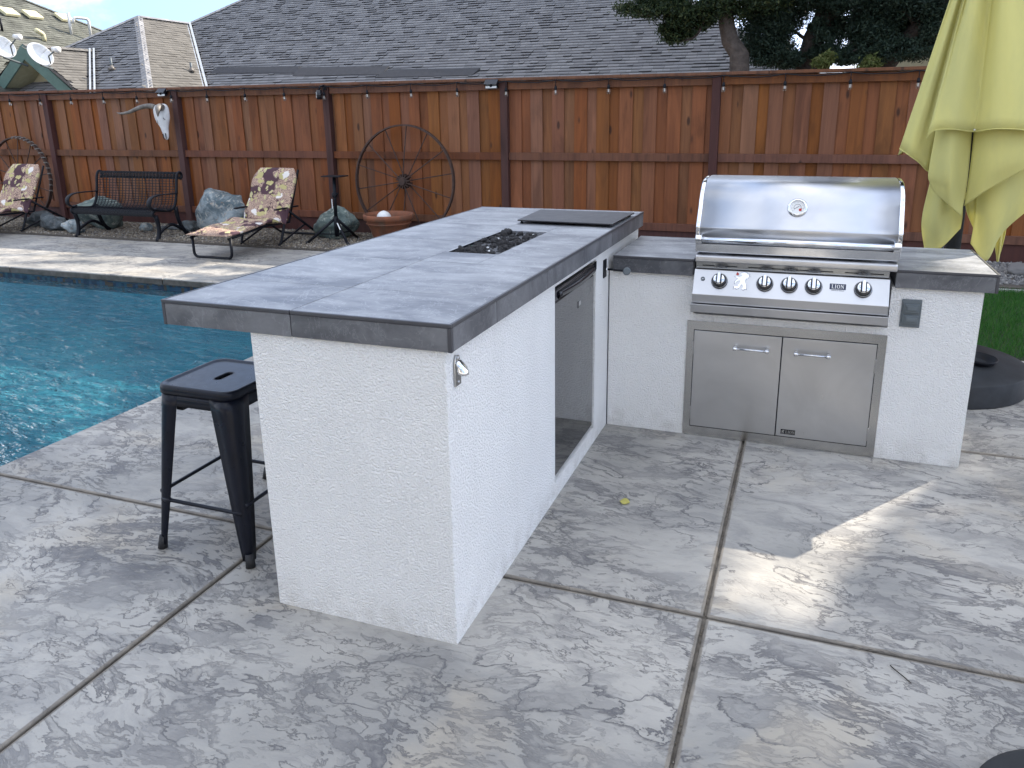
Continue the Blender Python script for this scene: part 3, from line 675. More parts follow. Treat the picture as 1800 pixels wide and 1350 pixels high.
# gas key valve
gk = thing('gas_key_valve', (0, 1.80, .86), 'black gas key with round head standing out of a black wall plate above the corner', 'gas key')
MB().box(.0005, .006, 1.768, 1.822, .815, .905).build('plate', 'blackmetal', gk, bevel=.002)
MB().lathe([(.008, 0), (.008, .008), (.005, .012)], (.006, 1.795, .856), (1, 0, 0), 16).build('socket', 'chrome', gk, smooth=True)
MB().tube([(.012, 1.795, .857), (.098, 1.80, .853)], .0055).build('rod', 'blackmetal', gk, smooth=True)
MB().lathe([(.001, -.002), (.013, -.004), (.019, -.003), (.0195, 0), (.019, .003), (.013, .004), (.001, .002)], (.112, 1.80, .851), (.35, -1, .15), 24).build('key_head', 'greyplastic', gk, smooth=True)
# bottle opener
bo = thing('bottle_opener', (0, .075, .88), 'wall mounted steel bottle opener on the bar corner under the counter edge', 'bottle opener')
P = [(.002, .035, .925), (.010, .06, .905), (.030, .085, .885), (.038, .105, .868), (.028, .09, .856), (.010, .06, .85)]
bo_m = MB()
bo_m.prism([(-.022, -.045), (.018, -.045), (.018, -.018), (.026, .0), (.010, .045), (-.010, .050), (-.022, .03)], (.0008, .066, .885), (0, 1, 0), (0, 0, 1), (.006, 0, 0))
bo_m.build('back_plate', 'frame_steel', bo, bevel=.002)
rows = []
for i, (dx, dz, hw) in enumerate(((.006, .034, .012), (.020, .026, .018), (.034, .008, .021), (.040, -.010, .022))):
    rows.append([(dx*.3, .066-hw, .885+dz), (dx, .066-hw*.8, .885+dz), (dx, .066+hw*.8, .885+dz), (dx*.3, .066+hw, .885+dz)])
MB().grid(rows).build('lip', 'chrome', bo, smooth=True, solid=.003, sub=1)
for zz in (.925, .852): MB().lathe([(.0045, 0), (.0045, .002), (.002, .004)], (.0065, .063, zz), (1, 0, 0), 12).build('screw', 'steel', bo)

# ================================================================== GRILL
gx0, gx1 = .432, 1.292; gcx = (gx0+gx1)/2
gr = thing('built_in_grill', (gcx, 2.15, .64), 'stainless steel built-in gas grill with five knobs and a closed hood', 'grill')
MB().box(gx0+.004, gx1-.002, 1.90, 2.44, .65, .915).build('firebox', 'steel', gr, bevel=.003)
def prof(name, pts, x0, x1, mat, th=None, bevel=.002, **k):     # profile in (y,z), extruded along x
    return MB().prism([(a, b) for a, b in pts], (x0, 0, 0), (0, 1, 0), (0, 0, 1), (x1-x0, 0, 0)).build(name, mat, gr, bevel=bevel, **k)
pn = prof('control_panel', [(1.905, .872), (1.862, .870), (1.800, .760), (1.808, .7165), (1.905, .7165)], gx0, gx1, 'steel')
prof('bottom_trim', [(1.794, .712), (1.802, .672), (1.806, .669), (1.905, .669), (1.905, .712)], gx0-.005, gx1+.003, 'steel')
prof('vent_strip', [(1.905, .906), (1.864, .906), (1.874, .8735), (1.905, .8735)], gx0+.004, gx1-.004, 'frame_steel')
prof('top_lip', [(1.905, .946), (1.842, .943), (1.836, .936), (1.836, .912), (1.842, .9085), (1.905, .9085)], gx0+.003, gx1+.022, 'steel', bevel=.004)
for i in range(8):
    xx_ = gx0+.035+i*.106; MB().box(xx_, xx_+.056, 1.8672, 1.872, .887, .8905).build('vent_slot', 'blackmetal', gr)
# hood: curved shell with side cheeks
hp = [(1.874, .952), (1.868, .995), (1.862, 1.035), (1.858, 1.066), (1.861, 1.078), (1.880, 1.105), (1.908, 1.148), (1.936, 1.196), (1.968, 1.235), (2.005, 1.262), (2.05, 1.277), (2.12, 1.284), (2.22, 1.286), (2.34, 1.275), (2.40, 1.24), (2.43, 1.10), (2.44, .952)]
hx0, hx1 = .428, 1.322
sh = interp([(0, a, b) for a, b in hp], 64)
MB().grid([[(hx0+.020, q.y, q.z), (hx1-.020, q.y, q.z)] for q in sh]).build('hood_shell', 'steel', gr, smooth=True, solid=.004)
for x0_, nm in ((hx0, 'l'), (hx1-.020, 'r')):
    q = [(a.y-.004 if a.z < 1.2 else a.y, a.z+.002) for a in sh]
    MB().prism(q, (x0_, 0, 0), (0, 1, 0), (0, 0, 1), (.020, 0, 0)).build('hood_cheek', 'chrome', gr, bevel=.004, seg=3)
MB().tube([(hx0+.012, 1.832, 1.018), (hx1-.012, 1.832, 1.018)], .0145, 20).build('hood_handle', 'chrome', gr, smooth=True)
for xa in (hx0+.004, hx1-.034):
    MB().prism([(1.868, 1.045), (1.826, 1.038), (1.816, 1.022), (1.822, 1.002), (1.868, .985)], (xa, 0, 0), (0, 1, 0), (0, 0, 1), (.030, 0, 0)).build('handle_bracket', 'chrome', gr, bevel=.004, seg=3)
prof('hood_lower_band', [(1.852, .994), (1.862, .953), (1.865, .953), (1.856, .994)], hx0+.006, hx1-.006, 'chrome', bevel=.0008)
# thermometer, axis normal to hood
tn = Vector((0, -.90, .44)).normalized(); tc = Vector((.876, 1.918, 1.168)); tu = Vector((1, 0, 0)); tv = tn.cross(tu)*-1
if tv.z < 0: tv = -tv
th = MB().lathe([(.001, 0), (.044, 0), (.0455, .004), (.043, .010), (.036, .015), (.033, .015), (.0315, .009)], tc, tn, 48, cap=False).build('thermometer_bezel', 'chrome', gr, smooth=True)
MB().lathe([(.0005, .0085), (.0322, .0085)], tc, tn, 40, cap=False).build('dial', 'white', th)
nd = MB()
a1 = math.radians(215)
nd.obox(tc+tn*.0105+tu*-.003+tv*-.001, tu*math.cos(.6)+tv*math.sin(.6), tu*-math.sin(.6)+tv*math.cos(.6), tn, .012, .0007, .0004)
nd.build('needle', 'blackmetal', th)
ar = []
for i in range(25):
    a = math.radians(-35+i*250/24); ar.append(tc+tn*.0095+(tu*math.cos(a)+tv*math.sin(a))*.0155)
MB().tube(ar, .0007, 5).build('dial_arc', 'blackmetal', th)
for i in range(9):
    a = math.radians(-40+i*260/8); d = tu*math.cos(a)+tv*math.sin(a)
    MB().obox(tc+tn*.0095+d*.025, d, tn.cross(d), tn, .002, .0006, .0003).build('tick', 'greyplastic', th)
MB().prism([(.006, -.006), (.020, -.004), (.017, -.016), (.008, -.018)], tc+tn*.0093, tu, tv, tn*.0005).build('red_zone', 'red', th)
# control panel frame: origin, axes
pa, pb_ = Vector((0, 1.862, .870)), Vector((0, 1.800, .760)); pv = (pa-pb_).normalized(); pnr = Vector((0, -pv.z, pv.y))
def pp(x, z, out=0): 
    k = (z-pb_.z)/(pa.z-pb_.z); return Vector((x, pb_.y+(pa.y-pb_.y)*k, z))+pnr*out
kz = .822
kn0 = None
for i, kx in enumerate((.553, .760, .868, .974, 1.183)):
    c = pp(kx, kz)
    if kn0 is None:
        ring = MB().lathe([(.0005, 0), (.0375, 0), (.0385, .005), (.037, .010), (.0335, .011), (.033, .008)], c, pnr, 40, cap=False).build('knob', 'bronze', gr, smooth=True)
        MB().lathe([(.0005, .008), (.0315, .008), (.0305, .020), (.0285, .034), (.0255, .037), (.0005, .0375)], c, pnr, 40, cap=False).build('knob_body', 'bronze', ring, smooth=True)
        MB().lathe([(.0352, .0095), (.0362, .0118), (.0346, .0122), (.0338, .0105)], c, pnr, 40, cap=False).build('chrome_ring', 'chrome', ring, smooth=True)
        MB().lathe([(.0005, .0385), (.0245, .0385), (.0262, .0365)], c, pnr, 40, cap=False).build('knob_cap', 'chrome', ring, smooth=True)
        g_ = MB().obox(c+pnr*.044+pv*.003, (1, 0, 0), pv, pnr, .0078, .027, .0085).build('knob_grip', 'chrome', ring, bevel=.0035, seg=3)
        for sx in (-.0105, .0105): MB().obox(c+pnr*.0388+Vector((sx, 0, 0)), (1, 0, 0), pv, pnr, .0024, .0235, .0012).build('groove', 'blackmetal', ring)
        kn0 = ring; c0 = c
    else:
        r_ = copy_tree(kn0, gr); r_.location = kn0.location+(c-c0)
ci = pp(.475, .828)
MB().lathe([(.0065, 0), (.010, 0), (.010, .003), (.0065, .003)], ci, pnr, 24, cap=False).build('igniter_ring', 'greyplastic', gr, smooth=True)
MB().lathe([(.0005, 0), (.005, 0), (.005, .004), (.0005, .005)], ci, pnr, 20, cap=False).build('igniter_button', 'chrome', gr, smooth=True)
# heraldic lion emblem cut from polished sheet
lion = [(480, 60), (540, 38), (600, 28), (690, 48), (725, 100), (785, 105), (770, 140), (795, 200), (745, 230), (740, 262), (695, 262), (650, 350), (668, 440), (705, 490), (716, 600), (710, 690), (660, 682), (600, 712), (545, 672), (600, 600), (565, 525), (535, 498), (490, 560), (455, 640), (420, 665), (370, 692), (330, 660), (250, 690), (275, 640), (252, 580), (330, 585), (385, 590), (400, 540), (455, 470), (475, 400), (460, 352), (380, 380), (318, 442), (300, 500), (275, 470), (290, 390), (350, 330), (400, 300), (330, 262), (270, 200), (330, 205), (450, 238), (470, 180), (525, 150), (480, 120)]
S_ = .088/690
le = Vector(pp(.6545, .828, .0008))
MB().prism([((a-520)*S_*1.07, (370-b_)*S_*1.05) for a, b_ in lion], le-pnr*.0006, (1, 0, 0), pv, pnr*.0009).build('emblem_outline', 'navy', gr)
MB().prism([((a-520)*S_, (370-b_)*S_) for a, b_ in lion], le, (1, 0, 0), pv, pnr*.0016).build('lion_emblem', 'chrome', gr)
MB().prism([((a-520)*S_, (370-b_)*S_) for a, b_ in ((350, 25), (375, 70), (412, 100), (375, 160), (300, 135), (318, 80))], le, (1, 0, 0), pv, pnr*.0018).build('emblem_flame', 'red', gr)
# serif letters
def letters(word, h, stroke):
    G = {'L': (.62, [[(0, 0), (.62, 0), (.62, .24), (.54, .10), (.30, .10), (.30, .93), (.40, .93), (.40, 1), (0, 1), (0, .93), (.10, .93), (.10, .07), (0, .07)]]),
         'I': (.40, [[(0, 0), (.40, 0), (.40, .07), (.30, .07), (.30, .93), (.40, .93), (.40, 1), (0, 1), (0, .93), (.10, .93), (.10, .07), (0, .07)]]),
         'N': (.80, [[(0, 0), (.26, 0), (.26, .07), (.17, .07), (.17, .72), (.64, 0), (.72, 0), (.72, .93), (.80, .93), (.80, 1), (.55, 1), (.55, .93), (.63, .93), (.63, .36), (.24, 1), (0, 1), (0, .93), (.09, .93), (.09, .07), (0, .07)]])}
    out = []; x = 0
    for ch in word:
        if ch == 'O':
            n = 28
            for i in range(n):
                a, b2 = 2*math.pi*i/n, 2*math.pi*(i+1)/n
                out.append([(x+.38+.38*math.cos(a), .5+.51*math.sin(a)), (x+.38+.38*math.cos(b2), .5+.51*math.sin(b2)), (x+.38+.18*math.cos(b2), .5+.43*math.sin(b2)), (x+.38+.18*math.cos(a), .5+.43*math.sin(a))])
            x += .86
        else:
            w, ps = G[ch]
            for q in ps: out.append([(x+a, b2) for a, b2 in q])
            x += w+.10
    x -= .1
    return [[((a-x/2)*h, (b2-.5)*h) for a, b2 in q] for q in out]
bc = pp(1.077, .828, .0006)
nb_ = MB().obox(bc, (1, 0, 0), pv, pnr, .0345, .0135, .001).build('name_badge', 'navy', gr, bevel=.0005, seg=1)
lm = MB()
for q in letters('LION', .0185, 0): lm.prism(q, bc+pnr*.0011, (1, 0, 0), pv, pnr*.0006)
lm.build('lettering', 'white', nb_, fix=True)
vs, fs = text_mesh('PREMIUM GRILLS', .0072, .0002)
sc_ = bc-pv*.0185
MB().add([sc_+Vector((v[0], 0, 0))+pv*v[1]+pnr*(v[2]+.0006) for v in vs], fs).build('lettering', 'greyplastic', nb_)

# access doors under the grill
ad = thing('access_doors', (.86, LW, 0), 'stainless steel double door cabinet under the grill with two bar handles', 'cabinet doors')
fx0, fx1, fz0, fz1 = .405, 1.310, .004, .606
f = MB()
f.box(fx0, fx1, LW-.006, LW-.0006, fz1-.044, fz1); f.box(fx0, fx1, LW-.006, LW-.0006, fz0, fz0+.046)
f.box(fx0, fx0+.034, LW-.006, LW-.0006, fz0+.046, fz1-.044); f.box(fx1-.036, fx1, LW-.006, LW-.0006, fz0+.046, fz1-.044)
f.build('door_frame', 'frame_steel', ad)
MB().box(fx0+.02, fx1-.02, LW-.0012, LW-.0007, fz0+.03, fz1-.03).build('shadow_gap', 'blackmetal', ad)
dd_ = []
for a, c_ in ((fx0+.037, .8555), (.8595, fx1-.039)):
    d = MB().box(a, c_, LW-.010, LW-.0016, fz0+.050, fz1-.048).build('door', 'steel_v', ad, bevel=.0025, seg=2); dd_.append(d)
    hx = (.640, .794) if a < .6 else (.920, 1.070)
    MB().tube([(hx[0]+.006, LW-.042, .490), (hx[1]-.006, LW-.042, .490)], .0052, 14).build('door_handle', 'chrome', d, smooth=True)
    for xa in hx:
        MB().lathe([(.0095, -.009), (.0105, -.006), (.0105, .006), (.0095, .009)], (xa+(.003 if xa == hx[0] else -.003), LW-.042, .490), (1, 0, 0), 20).build('handle_end', 'chrome', d, smooth=True)
        MB().tube([(xa+(.003 if xa == hx[0] else -.003), LW-.010, .492), (xa+(.003 if xa == hx[0] else -.003), LW-.040, .491)], .0085, 16).build('handle_post', 'chrome', d, smooth=True)
for xa, za in ((fx0+.0335, .470), (fx0+.0335, .125), (fx1-.0375, .455), (fx1-.0375, .115)):
    MB().box(xa-.004, xa+.004, LW-.014, LW-.006, za-.034, za+.034).build('hinge', 'frame_steel', ad, bevel=.002)
bc = Vector((.9165, LW-.0102, .080))
nb2 = MB().box(bc.x-.034, bc.x+.034, bc.y-.0012, bc.y, bc.z-.0125, bc.z+.0125).build('name_badge', 'blackgloss', dd_[1])
lm = MB()
for q in letters('LION', .0150, 0): lm.prism([(a*1.0+.010, b2) for a, b2 in q], bc-Vector((0, .0013, 0)), (1, 0, 0), (0, 0, 1), (0, -.0005, 0))
S2 = .020/690
lm.prism([((a-520)*S2-.024, (370-b_)*S2) for a, b_ in lion], bc-Vector((0, .0013, 0)), (1, 0, 0), (0, 0, 1), (0, -.0005, 0))
lm.build('lettering', 'frame_steel', nb2)
# grey outlet cover
oc = thing('outlet_cover', (1.393, LW, .715), 'grey weatherproof double outlet cover on the stucco right of the grill', 'outlet cover')
MB().box(1.352, 1.434, LW-.008, LW-.0005, .652, .781).build('plate', 'greyplastic', oc, bevel=.003)
for za in (.742, .690):
    fl = MB().box(1.366, 1.424, LW-.017, LW-.0082, za-.022, za+.019).build('flap', 'greyplastic', oc, bevel=.003)
    MB().box(1.374, 1.418, LW-.023, LW-.0172, za-.010, za+.012).build('grip', 'greyplastic', fl, bevel=.003)
    MB().box(1.360, 1.3655, LW-.016, LW-.0082, za-.020, za+.022).build('hinge', 'greyplastic', fl, bevel=.001)

# ================================================================== STOOLS
def rrect(hx, hy, r, n=12):
    out = []
    for cx_, cy_, a0 in ((hx-r, hy-r, 0), (-hx+r, hy-r, 90), (-hx+r, -hy+r, 180), (hx-r, -hy+r, 270)):
        for i in range(n): a = math.radians(a0+90*i/(n-1)); out.append((cx_+r*math.cos(a), cy_+r*math.sin(a)))
    return out
st = thing('bar_stool', (-1.11, .352, 0), 'navy black metal bar stool with slotted square seat beside the white bar end', 'stool', 'metal bar stools along the pool side of the bar')
cx_, cyy = -1.11, .352; ZS = .66
def ring(hx, hy, r, z): return [(cx_+a, cyy+b, z) for a, b in rrect(hx, hy, r)]
def slot(hx, hy, z): return [(cx_+a*1.0, cyy+b, z) for a, b in rrect(hx, hy, min(hx, hy)*.98)]
rings = [ring(.172, .172, .05, ZS-.030), ring(.172, .172, .05, ZS-.014), ring(.170, .170, .05, ZS-.004), ring(.165, .165, .048, ZS), ring(.158, .158, .044, ZS-.001), ring(.151, .151, .04, ZS-.006), ring(.146, .146, .038, ZS-.0065), ring(.140, .140, .036, ZS-.0065), [], [], []]
rings[8] = [(cx_+a, cyy+b, ZS-.0065) for a, b in rrect(.022, .051, .0215)]; rings[9] = [(cx_+a, cyy+b, ZS-.0065) for a, b in rrect(.0155, .045, .0153)]; rings[10] = [(cx_+a, cyy+b, ZS-.014) for a, b in rrect(.0145, .044, .0143)]
nn = len(rings[0]); s_ = MB(); s_.add([q for g_ in rings for q in g_], [(i*nn+j, i*nn+(j+1) % nn, (i+1)*nn+(j+1) % nn, (i+1)*nn+j) for i in range(len(rings)-1) for j in range(nn)])
s_.build('seat', 'stool', st, smooth=True, solid=.0025)
rings = [ring(.166, .166, .046, ZS-.028), ring(.170, .170, .046, ZS-.075)]
MB().add([q for g_ in rings for q in g_], [(j, (j+1) % nn, nn+(j+1) % nn, nn+j) for j in range(nn)]).build('apron', 'stool', st, smooth=True, solid=.002)
for sx in (-1, 1):
    for sy_ in (-1, 1):
        rows = []
        for i in range(13):
            u = i/12; z = (ZS-.030)*(1-u)+.022*u; cxo = .1665+(.212-.1665)*u; w = .095*(1-u)**.9+.032*(1-(1-u)**.9); rr = min(.030*(1-u)+.012, w*.6)
            pts = [(cxo-w, cxo)]; pts += [(cxo-rr, cxo)]
            for k in range(1, 6): a = math.radians(90-90*k/6); pts.append((cxo-rr+rr*math.cos(a), cxo-rr+rr*math.sin(a)))
            pts += [(cxo, cxo-rr), (cxo, cxo-w)]
            rows.append([(cx_+sx*a, cyy+sy_*b, z) for a, b in pts])
        lg = MB().grid(rows).build('leg', 'stool', st, smooth=True, solid=.0025)
        MB().tube([(cx_+sx*.201, cyy+sy_*.201, .050), (cx_+sx*.207, cyy+sy_*.207, .0)], [.015, .018], 16).build('rubber_foot', 'rubber', lg, smooth=True)
for a, b_, z in (((-1, -1), (1, -1), .205), ((-1, 1), (1, 1), .205), ((-1, -1), (-1, 1), .232), ((1, -1), (1, 1), .232)):
    q = .192; A = Vector((cx_+a[0]*q, cyy+a[1]*q, z)); B = Vector((cx_+b_[0]*q, cyy+b_[1]*q, z)); d = (B-A)
    MB().tube([A+d*.02, A+d*.1, A+d*.13, A+d*.87, A+d*.9, A+d*.98], [.0105, .0105, .0075, .0075, .0105, .0105], 12).build('crossbar', 'stool', st, smooth=True)
MB().tube([(cx_-.16, cyy-.16, ZS-.085), (cx_+.16, cyy+.16, ZS-.085)], .006, 8).build('brace', 'stool', st)
MB().tube([(cx_-.16, cyy+.16, ZS-.095), (cx_+.16, cyy-.16, ZS-.095)], .006, 8).build('brace', 'stool', st)
MB().box(cx_-.115, cx_-.085, cyy-.135, cyy-.105, ZS-.105, ZS-.082).build('stop_tab', 'rubber', st)
st2 = copy_tree(st); st2.location = (-1.11, .975, 0)
st2['label'] = 'second black bar stool hidden behind the white bar, only one foot showing'

# ================================================================== UMBRELLA
um = thing('patio_umbrella', (1.70, 3.2, 0), 'closed pale yellow green patio umbrella standing behind the grill counter', 'umbrella')
base_ = MB().lathe([(.001, 0), (.508, 0), (.515, .006), (.515, .125), (.512, .133), (.503, .138), (.44, .152), (.30, .185), (.14, .212), (.135, .25), (.001, .25)], (1.70, 3.2, 0), seg=64, cap=False).build('base', 'umbase', um, smooth=True)
m = base_.modifiers.new('e', 'EDGE_SPLIT'); m.split_angle = math.radians(24)
rows = []
for i in range(9):
    u = i/8; ww = .075*math.sin(math.pi*min(1, u*.8+.12))
    rows.append([(1.86+.20*u, 2.96-.08*u-ww*1.3, .155+.05*abs(1)*.9+.012*u), (1.86+.20*u, 2.96-.08*u-ww*.6, .150+.005*u), (1.86+.20*u, 2.96-.08*u+ww*.6, .150+.005*u), (1.86+.20*u, 2.96-.08*u+ww*1.3, .205+.012*u)])
MB().lathe([(.001, .0), (.05, .004), (.085, .022), (.095, .045), (.089, .046), (.078, .028), (.045, .012), (.001, .009)], (1.92, 3.03, .172), (.05, -.05, 1), 28, cap=False).build('pedal_cup', 'blackmetal', base_, smooth=True)
MB().tube([(1.735, 3.2, .25), (1.735, 3.2, 1.9), (1.74, 3.2, 3.05)], .040, 20).build('pole', 'umbase', um, smooth=True)
MB().box(1.60, 1.70, 3.26, 3.34, .24, 1.5).build('mast', 'greyplastic', um, bevel=.01)
AP = Vector((1.74, 3.18, 3.08))
HEM = {
'fold':[(1.378, 3.05, 1.385), (1.421, 2.98, 1.354), (1.476, 2.98, 1.314), (1.533, 3.0, 1.264), (1.568, 3.12, 1.301)],
'back':[(2.19, 3.08, 1.38), (2.22, 3.25, 1.33), (2.08, 3.38, 1.40), (2.02, 3.55, 1.36), (1.82, 3.50, 1.42), (1.62, 3.56, 1.36), (1.52, 3.40, 1.40), (1.40, 3.28, 1.34), (1.40, 3.08, 1.37)],
'main':[(1.487, 2.86, 1.447), (1.497, 2.83, 1.474), (1.526, 2.82, 1.492), (1.597, 2.8, 1.495), (1.705, 2.86, 1.482), (1.788, 2.78, 1.497), (1.914, 2.78, 1.491), (2.063, 2.87, 1.458), (2.193, 3.05, 1.394)]}
SH = {
'P3':[[(1.536, 2.92, 1.531), (1.603, 2.87, 1.531), (1.707, 2.95, 1.52)], [(1.522, 2.92, 1.276), (1.601, 2.84, 1.283), (1.714, 2.92, 1.278)], [(1.534, 2.92, 1.215), (1.617, 2.86, 1.176), (1.715, 2.92, 1.157)], [(1.556, 2.92, 1.169), (1.628, 2.88, 1.104), (1.709, 2.92, 1.034)]],
'P4':[[(1.72, 2.95, 1.52), (1.812, 2.87, 1.535), (1.953, 2.87, 1.529), (2.097, 2.95, 1.527)], [(1.719, 2.92, 1.279), (1.797, 2.84, 1.314), (1.945, 2.85, 1.373), (2.097, 2.93, 1.413)], [(1.718, 2.92, 1.09), (1.811, 2.86, 1.189), (1.961, 2.87, 1.294), (2.091, 2.93, 1.364)]],
'P5':[[(1.561, 3.05, 1.267), (1.625, 3.0, 1.272), (1.711, 3.05, 1.238)], [(1.533, 3.04, 0.997), (1.609, 2.98, 1.024), (1.735, 3.04, 1.036)], [(1.568, 3.04, 0.819), (1.639, 3.0, 0.843), (1.734, 3.04, 0.95)]],
'P6a':[[(1.736, 3.08, 1.142), (1.828, 3.06, 1.209)], [(1.757, 3.06, 1.044), (1.833, 3.06, 1.084)], [(1.804, 3.05, 0.945), (1.831, 3.05, 0.952)]],
'P6b':[[(1.784, 3.0, 1.213), (1.83, 2.94, 1.234), (1.975, 2.96, 1.324), (2.097, 3.02, 1.38)], [(1.788, 2.99, 1.013), (1.847, 2.94, 1.021), (1.97, 2.97, 1.092), (2.114, 3.02, 1.172)], [(1.784, 2.98, 0.878), (1.865, 2.95, 0.792), (1.932, 2.99, 0.946), (2.09, 3.02, 1.12)]],
'P7':[[(1.921, 3.25, 0.968), (1.999, 3.25, 1.019)], [(1.95, 3.25, 0.853), (2.001, 3.25, 0.905)], [(1.98, 3.25, 0.738), (1.988, 3.25, 0.741)]]}
for k, hem in HEM.items():
    hs = interp(hem, 60 if k == 'main' else 30); rows = []
    for i in range(26):
        u = (i/25); row = []
        for j, hpt in enumerate(hs):
            v = j/(len(hs)-1); q = AP.lerp(hpt, .06+.94*u)
            rip = .018*math.sin(v*21+1.3*math.sin(u*3))*math.sin(math.pi*min(1, u*1.05))*(1 if k == 'main' else .5)
            rip += .010*math.sin(v*47+u*2)*u*(1-u)+.006*math.sin(v*83+5*u)*u*(1-u)*math.sin(u*9+v*4)
            q = q+Vector((0, -1, 0))*rip; row.append(q)
        rows.append(row)
    MB().grid(rows).build('canopy_panel', 'canopy', um, smooth=True, solid=.003)
    MB().tube([Vector(q)+Vector((0, -.002, .002)) for q in hs], .0028, 6).build('hem', 'canopy', um, smooth=True)
for k, rws in SH.items():
    n_ = 24; cols = [interp(r, n_) for r in rws]; out = []
    colT = [interp([c[j] for c in cols], 24) for j in range(n_)]
    for i in range(24):
        row = []
        for j in range(n_):
            v = j/(n_-1); q = Vector(colT[j][i]); q += Vector((0, -1, 0))*(.010*math.sin(v*11+len(k))*math.sin(math.pi*i/23)+.012*math.sin(math.pi*v)); row.append(q)
        out.append(row)
    MB().grid(out).build('canopy_panel', 'canopy', um, smooth=True, solid=.003)
MB().tube([AP.lerp(Vector((1.705, 2.855, 1.482)), .12+.88*i/12)+Vector((0, -.012+.004*math.sin(i), 0)) for i in range(13)], .0022, 6).build('seam', 'canopy', um, smooth=True)
MB().lathe([(.006, 0), (.007, .004), (.003, .006)], (1.705, 2.848, 1.492), (0, -1, 0), 12).build('snap', 'chrome', um, smooth=True)
# dark round object at the lower right corner of the patio
sd = thing('round_stand', (1.665, -.175, 0), 'flat round black plastic stand on the patio in the bottom right corner', 'stand')
MB().lathe([(.001, 0), (.27, 0), (.275, .006), (.275, .030), (.262, .036), (.001, .036)], (1.665, -.175, 0), seg=72, cap=False).build('disc', 'umbase', sd, smooth=True)
MB().lathe([(.03, .036), (.028, .05), (.001, .05)], (1.665, -.175, 0), seg=24, cap=False).build('hub', 'umbase', sd, smooth=True)
lf = MB(); rows = []
for i in range(9):
    u = i/8; w = .017*math.sin(math.pi*u)**.7+.001; rows.append([(.268+.045*u-.0, 1.062-w, .004+.012*abs(u-.5)), (.268+.045*u, 1.062, .003+.006*abs(u-.5)), (.268+.045*u, 1.062+w, .006+.010*math.sin(3*u))])
o = lf.grid(rows).build('fallen_leaf', 'leafyellow', solid=.0006, smooth=True); o['label'] = 'small dry yellow leaf lying on the patio in front of the grill'; o['category'] = 'leaf'
o = MB().tube([(1.262, .335, .004), (1.275, .315, .006), (1.30, .29, .004), (1.312, .272, .005)], .0016, 6).build('fallen_twig', 'bark2'); o['label'] = 'thin curved dark twig on the patio slab near the right'; o['category'] = 'twig'

# ================================================================== DECK FURNITURE
def chaise(dx, label):
    c = thing('chaise_lounge', (-5.65+dx, 6.0, 0), label, 'lounge chair', 'floral chaise lounges on the pool deck')
    return c
ch = chaise(0, 'floral cushioned folding chaise lounge beside the lichen boulder, its footrest towards the pool')
r = .016; xa, xb = -5.97, -5.36
def bent(pts, rad=.05):
    out = [Vector(pts[0])]
    for a, b_, c in zip(pts[:-2], pts[1:-1], pts[2:]):
        a, b_, c = Vector(a), Vector(b_), Vector(c); d1 = (a-b_).normalized()*rad; d2 = (c-b_).normalized()*rad
        for k in range(6): u = k/5; out.append((b_+d1)*(1-u)**2+b_*2*u*(1-u)+(b_+d2)*u*u)
    out.append(Vector(pts[-1])); return out
MB().tube(bent([(-5.93, 5.30, .25), (-5.93, 5.30, .012), (-5.38, 5.30, .012), (-5.38, 5.30, .25)], .07), r).build('foot_leg', 'blackmetal', ch, smooth=True)
MB().tube(bent([(xa, 6.36, .47), (xa, 6.16, .012), (xb, 6.16, .012), (xb, 6.36, .47)], .08), r).build('front_frame', 'blackmetal', ch, smooth=True)
MB().tube(bent([(xa, 6.34, .47), (xa, 7.0, .055), (xb, 7.0, .055), (xb, 6.34, .47)], .06), r).build('rear_frame', 'blackmetal', ch, smooth=True)
MB().tube([(xa+.02, 6.14, .03), (xa+.02, 6.72, .22)], r*.8).build('side_strut', 'blackmetal', ch); MB().tube([(xb-.02, 6.14, .03), (xb-.02, 6.72, .22)], r*.8).build('side_strut', 'blackmetal', ch)
for x_ in (xa, xb):
    MB().box(x_-.022, x_+.022, 6.12, 6.58, .472, .490).build('armrest', 'blackmetal', ch, bevel=.006)
    MB().tube([(x_+(.03 if x_ == xa else -.03), 5.28, .24), (x_+(.03 if x_ == xa else -.03), 5.9, .30), (x_+(.03 if x_ == xa else -.03), 6.42, .29), (x_+(.03 if x_ == xa else -.03), 6.70, .93)], r*.9).build('side_rail', 'blackmetal', ch, smooth=True)
def cushion(name, path, x0, x1, th, par, n=26, lump=.012, rtop=False):
    pth = interp(path, n); top, V = [], []
    m_ = 16; rows = []
    for i, q in enumerate(pth):
        d = (pth[min(i+1, n-1)]-pth[max(i-1, 0)]).normalized(); nrm = Vector((1, 0, 0)).cross(d); nrm = nrm if nrm.z > 0 or abs(nrm.z) < .6 and nrm.y < 0 else -nrm
        u = i/(n-1); e_ = min(1, min(u, 1-u)*9+.25)
        wsc = 1.0 if not rtop else (1-.22*max(0, (u-.82)/.18)**2)
        loop = []
        for k in range(m_*2):
            a = 2*math.pi*k/(m_*2); ca, sa = math.cos(a), math.sin(a)
            px = math.copysign(abs(ca)**.35, ca); pz = math.copysign(abs(sa)**.6, sa)
            xc = (x0+x1)/2+(x1-x0)/2*px*wsc
            puff = 1+.25*math.sin(u*12.5)*(1 if sa > 0 else 0)*0.6
            loop.append(q+Vector((xc-q.x, 0, 0))+nrm*(pz*th/2*e_*puff+th/2+lump*math.sin(u*14+px*3)*(sa > 0)*e_))
        rows.append(loop+[loop[0]])
    mb = MB().grid(rows); 
    k0 = 0; mb.f.append(tuple(range(m_*2))[::-1]); b0 = (n-1)*(m_*2+1); mb.f.append(tuple(b0+j for j in range(m_*2)))
    return mb.build(name, 'floral', par, smooth=True, fix=True)
